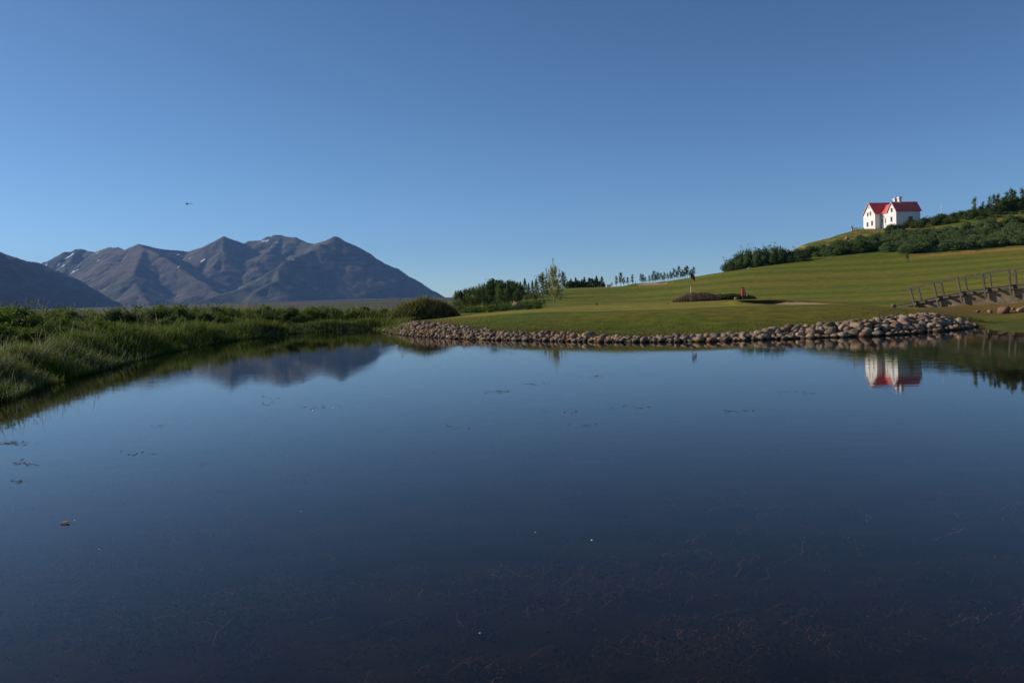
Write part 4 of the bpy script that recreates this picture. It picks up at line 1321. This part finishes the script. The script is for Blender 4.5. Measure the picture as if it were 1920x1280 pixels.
# white post right of the house
p = on_ground(1766, 252)
m = MB(); m.tube([(0, 0, -.2), (0, 0, 3.6)], .10, 8); m.tube([(0, 0, 3.6), (0, 0, 3.75)], [.16, .05], 8)
p.z = pt(1766, 404, 252).z; tag(m.build('white_post', M_WALL), 'white pole on the hill crest to the right of the house', 'pole').location = p

# ------------------------------------------------------------------ timber footbridge
M_WOOD = simple('weathered_timber', (.165, .130, .095), rough=.85, var=.28, scale=5, bump=.3, bscale=25, objvar=.15)
M_BOARD = simple('brown_boards', (.21, .155, .10), rough=.9, var=.25, scale=3, bump=.3, bscale=20, objvar=.12)
dB = Vector((.73, -.683, 0)).normalized(); nB = Vector((.683, .73, 0)).normalized()
O_B = pt(1714, 566, 54)
def bz(s):                                    # deck height along the arch
    c = 8.6; return 1.83 - 1.02 * ((s - c) / c) ** 2
br = empty('footbridge', (O_B.x, O_B.y, 0)); tag(br, 'arched timber footbridge with handrails over the pond inlet at the right edge', 'footbridge')
def BP(s, w_, z): return dB * s + nB * w_ + Vector((0, 0, z))
SP = 1.4; NB = 13
ss = [SP * i for i in range(NB)]
WD = 1.55
for side, w_ in (('near', -.10), ('far', WD + .06)):
    for i, s in enumerate(ss):
        sl = (bz(s + .1) - bz(s - .1)) / .2
        t_ = Vector((-sl, 0, 1)).normalized()          # perpendicular to the deck
        a = BP(s, w_, bz(s)); upv = dB * t_.x + Vector((0, 0, t_.z))
        m = MB()
        m.beam(a - upv * (.62 if side == 'near' else .15), a + upv * .95, .16, .11, dB)
        m.build('post', M_WOOD, br, bevel=.008)
    m = MB()
    s = -.55
    while s < ss[-1] + .5:
        s2 = s + .7
        def rp(q):
            sl = (bz(q + .1) - bz(q - .1)) / .2; v = Vector((-sl, 1)).normalized()
            return BP(q + v.x * .99, w_, bz(q) + v.y * .99)
        m.beam(rp(s), rp(s2) + (rp(s2) - rp(s)).normalized() * .01, .15, .06)
        s = s2
    m.build('handrail', M_WOOD, br)
# deck boards and edge beams
dk_ = MB(); s = -1.1; k = 0
while s < ss[-1] + .9:
    sl = (bz(s + .1) - bz(s - .1)) / .2
    zz = bz(s) if s > -.2 else bz(-.2) + (s + .2) * .14
    dk_.beam(BP(s, -.05, zz), BP(s, WD + .02, zz), .14, .05, Vector((0, 0, 1))); s += .155
o = dk_.build('deck_boards', M_WOOD, br); o['kind'] = 'stuff'
for w_ in (.02, WD - .12):
    m = MB(); s = -1.1
    while s < ss[-1] + .6:
        za = (bz(s) if s > -.2 else bz(-.2) + (s + .2) * .14) - .12; s2 = s + .5; zb_ = (bz(s2) if s2 > -.2 else bz(-.2) + (s2 + .2) * .14) - .12
        m.beam(BP(s, w_, za), BP(s2 + .004, w_, zb_), .09, .16); s = s2
    m.build('edge_beam', M_WOOD, br)
for i in range(NB * 2 - 1):
    s = SP * .5 * i
    if i % 2 == 0: s += .14
    m = MB(); m.beam(BP(s, -.24, bz(s) - .15), BP(s, .9, bz(s) - .15), .10, .17); m.build('joist', M_WOOD, br)
# board wall below the deck
for i in range(-1, NB):
    s0 = SP * i; s1 = SP * (i + 1)
    zt0 = bz(max(s0, -.2)) - .25; zt1 = bz(s1) - .25
    if i < 0: zt0 -= .15
    g0_ = -.15; 
    for r_ in range(6):
        z0 = zt0 - .19 * r_; z1 = zt1 - .19 * r_
        if max(z0, z1) < .05: break
        m = MB(); m.beam(BP(s0 + .004, .10, z0 - .09), BP(s1 - .004, .10, z1 - .09), .045 + .008 * ((r_ + i) % 2), .18)
        m.build('board', M_BOARD, br)

# ------------------------------------------------------------------ golf flag, ball washer, markers
p = on_ground(1296, 66)
fr_ = empty('golf_flag', p); tag(fr_, 'golf flagstick with a dark red flag and one white band standing on the green', 'golf flag')
M_STK = simple('stick_ochre', (.22, .19, .07), var=.1); M_WHT = simple('stick_white', (.75, .73, .66), var=.05); M_FLAG = simple('dark_flag', (.09, .02, .03), var=.3, rough=.8)
for a, b_, mm_, nm in ((-.02, .85, M_STK, 'lower_stick'), (.85, 1.35, M_WHT, 'white_band'), (1.35, 2.55, M_STK, 'upper_stick')):
    m = MB(); m.tube([(0, 0, a), (0, 0, b_)], .020 if nm != 'white_band' else .030, 8); m.build(nm, mm_, fr_)
V = []; F = []
for i in range(9):
    for j in range(6):
        u_ = i / 8; v_ = j / 5
        V.append((.02 + u_ * .34, .05 * math.sin(u_ * 6 + v_ * 2), 2.5 - v_ * .42 - u_ * .38 + .03 * math.sin(v_ * 5 + u_ * 3)))
for i in range(8):
    for j in range(5): a = i * 6 + j; F.append((a, a + 1, a + 7, a + 6))
m = MB(); m.add(V, F); fo = m.build('flag', M_FLAG, fr_, smooth=True)
mod = fo.modifiers.new('cloth', 'SOLIDIFY'); mod.thickness = .006
p = on_ground(1393, 84.5)
r_ = empty('ball_washer', p, .3); tag(r_, 'red box with pale panels on a dark post beside the putting green', 'ball washer')
M_RED = simple('red_paint', (.40, .035, .03), rough=.5, var=.12); M_PINK = simple('pale_panel', (.62, .40, .34), rough=.7, var=.1); M_BLK = simple('dark_post', (.03, .035, .03), rough=.7)
m = MB(); m.tube([(0, 0, -.1), (0, 0, .42)], .075, 10); m.build('post', M_BLK, r_)
m = MB(); m.box(-.14, .24, -.13, .13, .38, 1.18); m.build('box', M_RED, r_, bevel=.02)
m = MB(); m.box(.0, .19, -.145, -.128, .78, 1.12); m.build('panel', M_PINK, r_); m = MB(); m.box(.0, .17, -.145, -.128, .48, .66); m.build('panel', M_PINK, r_)
m = MB(); m.box(-.15, .02, -.12, .12, 1.18, 1.26); m.build('lid', M_BLK, r_, bevel=.015)
m = MB(); m.tube([(.24, 0, .62), (.50, 0, .58), (.50, 0, .35)], [.03, .05, .07], 8); m.build('towel_holder', simple('yellow_green_cloth', (.30, .32, .07)), r_)
p = on_ground(1119, 78)
m = MB(); m.tube([(0, 0, -.05), (0, 0, .30), (0, 0, .34)], [.05, .05, .02], 8); tag(m.build('marker_post', M_BLK), 'short black marker post at the back edge of the green', 'marker').location = p
p = on_ground(1141, 168)
m = MB(); m.box(-.45, .45, -.3, .3, -.1, .5); m.box(-.50, .50, -.34, .34, .5, .58); tag(m.build('white_box', M_WALL, bevel=.02), 'small white box at the crest between the conifer belt and the loose tree row', 'box').location = p
p = on_ground(1252, 61)
m = MB(); m.add(*[[tuple(v) for v in STV[2][0] * .11], [tuple(int(i) for i in f) for f in STV[2][1]]]); tag(m.build('turf_clod', M_BED), 'tiny dark clod lying on the green left of the flag', 'clod').location = p + Vector((0, 0, .03))

# ------------------------------------------------------------------ person near the house
def person(px, D, ybase, height, label):
    p = pt(px, ybase, D)
    J = [(0, 0, .52), (0, .01, .64), (0, .01, .80), (0, 0, .845), (0, -.012, .90), (0, -.01, .965),
         (.055, 0, .50), (.06, -.01, .28), (.06, .015, .04), (.065, -.06, .015),
         (-.055, 0, .50), (-.065, .01, .28), (-.075, .03, .04), (-.08, -.045, .015),
         (.105, .01, .80), (.135, .02, .64), (.12, -.05, .52), (.115, -.08, .47),
         (-.105, .01, .80), (-.14, .02, .64), (-.12, -.05, .52), (-.115, -.08, .47)]
    E = [(0, 1), (1, 2), (2, 3), (3, 4), (4, 5), (0, 6), (6, 7), (7, 8), (8, 9), (0, 10), (10, 11), (11, 12), (12, 13), (2, 14), (14, 15), (15, 16), (16, 17), (2, 18), (18, 19), (19, 20), (20, 21)]
    Rr = [.085, .08, .09, .035, .052, .045, .055, .038, .025, .022, .055, .038, .025, .022, .04, .028, .02, .02, .04, .028, .02, .02]
    me = bpy.data.meshes.new('person'); me.from_pydata([tuple(c * height for c in v) for v in J], E, []); me.update()
    o = link('person', me, None, p, 2.2)
    mo = o.modifiers.new('skin', 'SKIN')
    for i, sv_ in enumerate(me.skin_vertices[0].data): sv_.radius = (Rr[i] * height, Rr[i] * height * .85); sv_.use_root = (i == 0)
    ms_ = o.modifiers.new('sub', 'SUBSURF'); ms_.levels = 1; ms_.render_levels = 1
    me.materials.append(simple('dark_clothes', (.03, .035, .05), rough=.9))
    h = MB(); 
    b = bmesh.new(); bmesh.ops.create_icosphere(b, subdivisions=2, radius=.058 * height)
    hm_ = bpy.data.meshes.new('hair'); b.to_mesh(hm_); b.free(); hm_.materials.append(simple('dark_hair', (.03, .02, .015)))
    link('hair', hm_, o, (0, .008 * height, .948 * height))
    tag(o, label, 'person')
person(1597.5, 262, 433.0, 1.75, 'person in dark clothes standing on the hill edge left of the white house')

# ------------------------------------------------------------------ bird in the sky
bp = pt(351, 383, 62)
b_root = empty('bird', bp); tag(b_root, 'small dark bird gliding in the sky above the mountains', 'bird')
m = MB(); m.tube([(-.13, 0, -.03), (-.06, 0, -.005), (.04, 0, .0), (.13, 0, .0)], [.008, .03, .035, .008], 8); m.tube([(.12, 0, 0), (.19, 0, .0)], [.02, .004], 6)
m.build('body', M_BLK, b_root, smooth=True)
for sg in (-1, 1):
    m = MB(); m.add([(.03, 0, .01), (.07, .02 * sg, .012), (.20 , sg * .16, .07), (.26, sg * .34, .09), (.15, sg * .30, .08), (.02, sg * .14, .05), (-.05, 0, .01)], [(0, 1, 2, 3, 4, 5, 6)])
    wo = m.build('wing', M_BLK, b_root); md = wo.modifiers.new('t', 'SOLIDIFY'); md.thickness = .012
b_root.rotation_euler = (0.15, -.1, 1.2)

# ------------------------------------------------------------------ snow patches on the mountains
def mz_at(x, y):
    fx_ = (x - gx[0]) / 19.0; fy_ = (y - gy[0]) / 21.0
    i = np.clip(fx_.astype(int), 0, len(gx) - 2); j = np.clip(fy_.astype(int), 0, len(gy) - 2)
    u_ = fx_ - i; v_ = fy_ - j
    return (MZg[j, i] * (1 - u_) * (1 - v_) + MZg[j, i + 1] * u_ * (1 - v_) + MZg[j + 1, i] * (1 - u_) * v_ + MZg[j + 1, i + 1] * u_ * v_)
def mhit(px, py):
    d = ray(px, py); D = np.arange(5000, 11400, 6.0)
    x = d.x / d.y * D; z = CAM_H + d.z / d.y * D
    k = np.nonzero(mz_at(x, D) > z)[0]
    return (x[k[0]], D[k[0]]) if len(k) else None
M_SNOW = simple('old_snow', (.78, .78, .80), rough=.8, var=.06, scale=.05)
snow = [(131, 481, 9, 13, .5, 'largest tall snow patch below the rounded left summit'), (87, 498, 6, 4, 0, 'small snow patch beside the edge of the dark left mountain'), (110, 498, 4, 8, .5, 'thin slanting snow streak right of the small patch by the dark left mountain'),
        (119, 499, 7, 4, 0, 'small roundish snow patch in the left bowl'), (138, 510, 14, 7, .2, 'wide faint snow field low in the left bowl'), (183, 474.5, 8, 3, 0, 'flat snow strip just under the left skyline'),
        (184, 489, 4, 3, 0, 'tiny snow spot on the spur flank left'), (336, 500, 3, 5, 0, 'tiny snow spot low in the gully left of the pointed peak'), (335, 478, 4, 3, 0, 'tiny snow spot high in the gully left of the pointed peak'),
        (380, 490, 6, 8, .8, 'slanting snow streak under the pointed peak'), (498, 453.5, 13, 5, 0, 'bright horizontal snow patch under the highest summit'), (520, 456, 5, 3, 0, 'small snow spot right of the bright horizontal patch'),
        (550, 488, 5, 3, 0, 'small snow spot on the ridge of the dark pyramid peak'), (356, 486, 3, 3, 0, 'faint snow dot between gully and pointed peak')]
for k_, (px, py, w_, h_, sk, lb) in enumerate(snow):
    hit = None
    for dy in (0, 1.5, 3, 5, 8):
        hit = mhit(px, py + dy)
        if hit: break
    if not hit: continue
    x0, D0 = hit; mpp = D0 / FPX
    n_ = 15; V = []; F = []; ok = {}
    hx = w_ * mpp / 2; 
    e = 60.0; dzdy = float(mz_at(np.array([x0]), np.array([D0 + e]))[0] - mz_at(np.array([x0]), np.array([D0 - e]))[0]) / (2 * e)
    hy = max(min(h_ * mpp / 2 / max(abs(dzdy), .25), 160), 18)
    for j in range(n_):
        for i in range(n_):
            u_ = (i / (n_ - 1) * 2 - 1) * 1.1; v_ = (j / (n_ - 1) * 2 - 1) * 1.1
            x = x0 + u_ * hx + v_ * hx * sk; y = D0 + v_ * hy
            q = u_ * u_ + v_ * v_ + .8 * float(fbm(np.array([u_ * 1.3 + k_ * 7]), np.array([v_ * 1.3]), 2)[0])
            ok[(i, j)] = q < .85
            V.append((x, y, float(mz_at(np.array([x]), np.array([y]))[0]) + 5.0))
    for j in range(n_ - 1):
        for i in range(n_ - 1):
            if sum(ok[c] for c in ((i, j), (i + 1, j), (i + 1, j + 1), (i, j + 1))) >= 3: a = j * n_ + i; F.append((a, a + 1, a + n_ + 1, a + n_))
    if not F: continue
    m = MB(); m.add(V, F); o = m.build('snow_patch', M_SNOW, smooth=True)
    md = o.modifiers.new('depth', 'SOLIDIFY'); md.thickness = 3.0; md.offset = -1
    tag(o, lb, 'snow patch')

# ------------------------------------------------------------------ life in and on the pond
M_WEED = colmat('pond_weed', rough=.8, nscale=4, var=.4, bump=0)
rw = np.random.default_rng(8); V = []; F = []; Cw = []; nv = 0
def strand(x, y, z, L, a, wdt, col, turn=.5, nseg=9):
    global nv
    pts = []
    for k in range(nseg):
        pts.append((x, y, z)); a += rw.normal() * turn; st = L / nseg; x += math.cos(a) * st; y += math.sin(a) * st; z = min(max(z + rw.normal() * .012, -.34), -.012)
    P_ = np.array(pts); T_ = np.gradient(P_[:, :2], axis=0); T_ /= np.linalg.norm(T_, axis=1, keepdims=True) + 1e-9
    nn = np.stack([-T_[:, 1], T_[:, 0], np.zeros(len(P_))], 1) * wdt * np.linspace(1, .3, len(P_))[:, None]
    vv = np.stack([P_ - nn, P_ + nn], 1).reshape(-1, 3); V.append(vv)
    F.append(np.array([[2 * k, 2 * k + 1, 2 * k + 3, 2 * k + 2] for k in range(nseg - 1)]) + nv); nv += len(vv)
    Cw.append(np.tile(col, (len(vv), 1)))
wc = [np.array([.30, .17, .075]), np.array([.22, .13, .06]), np.array([.17, .14, .05]), np.array([.38, .24, .12])]
wanted = [(230, 1165, 26), (430, 1150, 34), (520, 1120, 22), (1040, 1105, 40), (1320, 1220, 34), (1440, 1215, 22), (600, 1080, 12), (150, 1075, 16), (270, 1020, 12), (350, 1190, 16), (1160, 1080, 14), (1280, 1040, 10), (740, 1220, 10), (905, 1240, 14),
          (1390, 1180, 14), (1720, 1160, 22), (1900, 1210, 16), (1540, 1035, 10), (1840, 1110, 8), (1575, 1130, 8), (840, 1090, 10), (60, 1060, 14), (80, 1150, 18), (440, 995, 8), (1420, 950, 8), (1350, 1080, 12), (1880, 950, 8), (1000, 1270, 10)]
for (px, py, n_) in wanted:
    g_ = wl(px, py, -.15); aa = rw.uniform(-.2, .5)
    for _ in range(int(n_ * 1.8)):
        sc2 = g_.y * .042
        x = g_.x + rw.normal() * sc2 * 1.5; y = g_.y + rw.normal() * sc2 * .9
        strand(x, y, rw.uniform(-.26, -.04), rw.uniform(.15, .55) * g_.y * .16, aa + rw.normal() * .35 + (math.pi if rw.random() < .5 else 0), .0024 * (.5 + g_.y * .17), wc[rw.integers(4)] * rw.uniform(.15, .9), .42)
for _ in range(700):
    D_ = math.exp(rw.uniform(math.log(3.0), math.log(17))); x = D_ * rw.uniform(-.72, .72)
    strand(x, D_, rw.uniform(-.3, -.06), rw.uniform(.1, .4) * D_ * .15, rw.uniform(0, 6.28), .0022 * (.5 + D_ * .17), wc[rw.integers(4)] * rw.uniform(.1, .55), .4)
SP_ = np.concatenate([v[::2] for v in V]); SCc = np.concatenate([c[::2] for c in Cw])
SP_ = np.repeat(SP_, 2, axis=0) + rw.normal(size=(len(SP_) * 2, 3)) * np.array([.018, .018, .006]) * (1 + np.repeat(SP_[:, 1:2], 2, axis=0) * .12)
SP_[:, 2] = np.minimum(SP_[:, 2], -.012)
lv, lf = leaf_quads(SP_, .005 + SP_[:, 1] * .0008, rw, up_bias=1.0, asp=3.0)
V.append(lv); F.append(lf + nv); Cw.append(np.repeat(np.repeat(SCc, 2, axis=0) * rw.uniform(.4, .8, (len(SP_), 1)), 4, axis=0))
me = mesh_np('submerged_weed', np.concatenate(V), np.concatenate(F), M_WEED, cols=np.concatenate(Cw))
tag(link('submerged_weed', me), kind='stuff', label='brown strands of weed under the pond surface')
# weed tips breaking the surface
C = []
for (px, py, sx, n_) in [(18, 830, 18, 60), (46, 868, 10, 18), (32, 902, 8, 14), (935, 733, 16, 26), (1000, 720, 20, 16), (930, 661, 22, 22), (960, 660, 10, 12), (1110, 705, 22, 18), (1190, 762, 16, 12), (500, 745, 12, 8), (495, 757, 10, 8), (590, 765, 12, 8),
                         (1380, 770, 20, 10), (1500, 735, 16, 8), (850, 800, 12, 6), (1100, 795, 14, 6), (300, 800, 14, 8), (250, 850, 16, 6), (1660, 655, 26, 26), (1790, 665, 24, 18), (1650, 650, 16, 14), (1050, 770, 18, 8), (615, 760, 10, 5)]:
    for _ in range(n_):
        g_ = wl(px + rw.normal() * sx, py + rw.normal() * 2.2, .004); C.append(g_[:])
C = np.array(C)
Vq, Fq = leaf_quads(C, .012 + C[:, 1] * .0010, rw, up_bias=6, asp=3.4)
Vq[:, 2] = np.maximum(Vq[:, 2] * .2, .001) + .002
tag(link('floating_weed', mesh_np('floating_weed', Vq, Fq, simple('weed_tips', (.018, .022, .012), var=.4))), kind='stuff', label='dark weed tips breaking the calm water surface')
g_ = wl(121, 981, .0)
lm = MB(); lm.add([(-.05, 0, .0), (-.02, .02, .012), (.03, .022, .006), (.06, .0, .014), (.03, -.02, .004), (-.02, -.018, .01)], [(0, 1, 2, 3, 4, 5)])
o = lm.build('floating_leaf', simple('yellow_leaf', (.40, .22, .07), var=.3)); o.location = g_; o.scale = (.72, .9, 1.0); md = o.modifiers.new('t', 'SOLIDIFY'); md.thickness = .004
tag(o, 'curled yellow brown leaf floating on the pond at lower left', 'leaf')
M_FOAM = simple('foam', (.75, .76, .76), rough=.6, var=.05)
for px, py, s, lb in [(141, 975, .016, 'white foam fleck right beside the floating leaf'), (1110, 1012, .014, 'bright foam fleck on dark water right of the middle'), (587, 769, .03, 'white fleck left of the pair below the mountain reflection'),
                      (625, 765, .026, 'white fleck right of the pair below the mountain reflection'), (186, 1029, .011, 'tiny white fleck below and right of the floating leaf'), (1004, 997, .009, 'tiny pale fleck left of the bright foam fleck'),
                      (564, 958, .009, 'tiny pale fleck on the water left of the middle'), (900, 1186, .008, 'tiny fleck low in the dark water near the middle'), (745, 647, .05, 'pale fleck on the water beside the tip of the stone bank')]:
    g_ = wl(px, py, .0)
    b = bmesh.new(); bmesh.ops.create_icosphere(b, subdivisions=2, radius=s * .6)
    for v in b.verts: v.co.z *= .5; v.co.x *= 1 + .3 * math.sin(v.co.y * 90)
    fm = bpy.data.meshes.new('foam_fleck'); b.to_mesh(fm); b.free(); fm.materials.append(M_FOAM)
    tag(link('foam_fleck', fm, None, g_), lb, 'foam fleck')
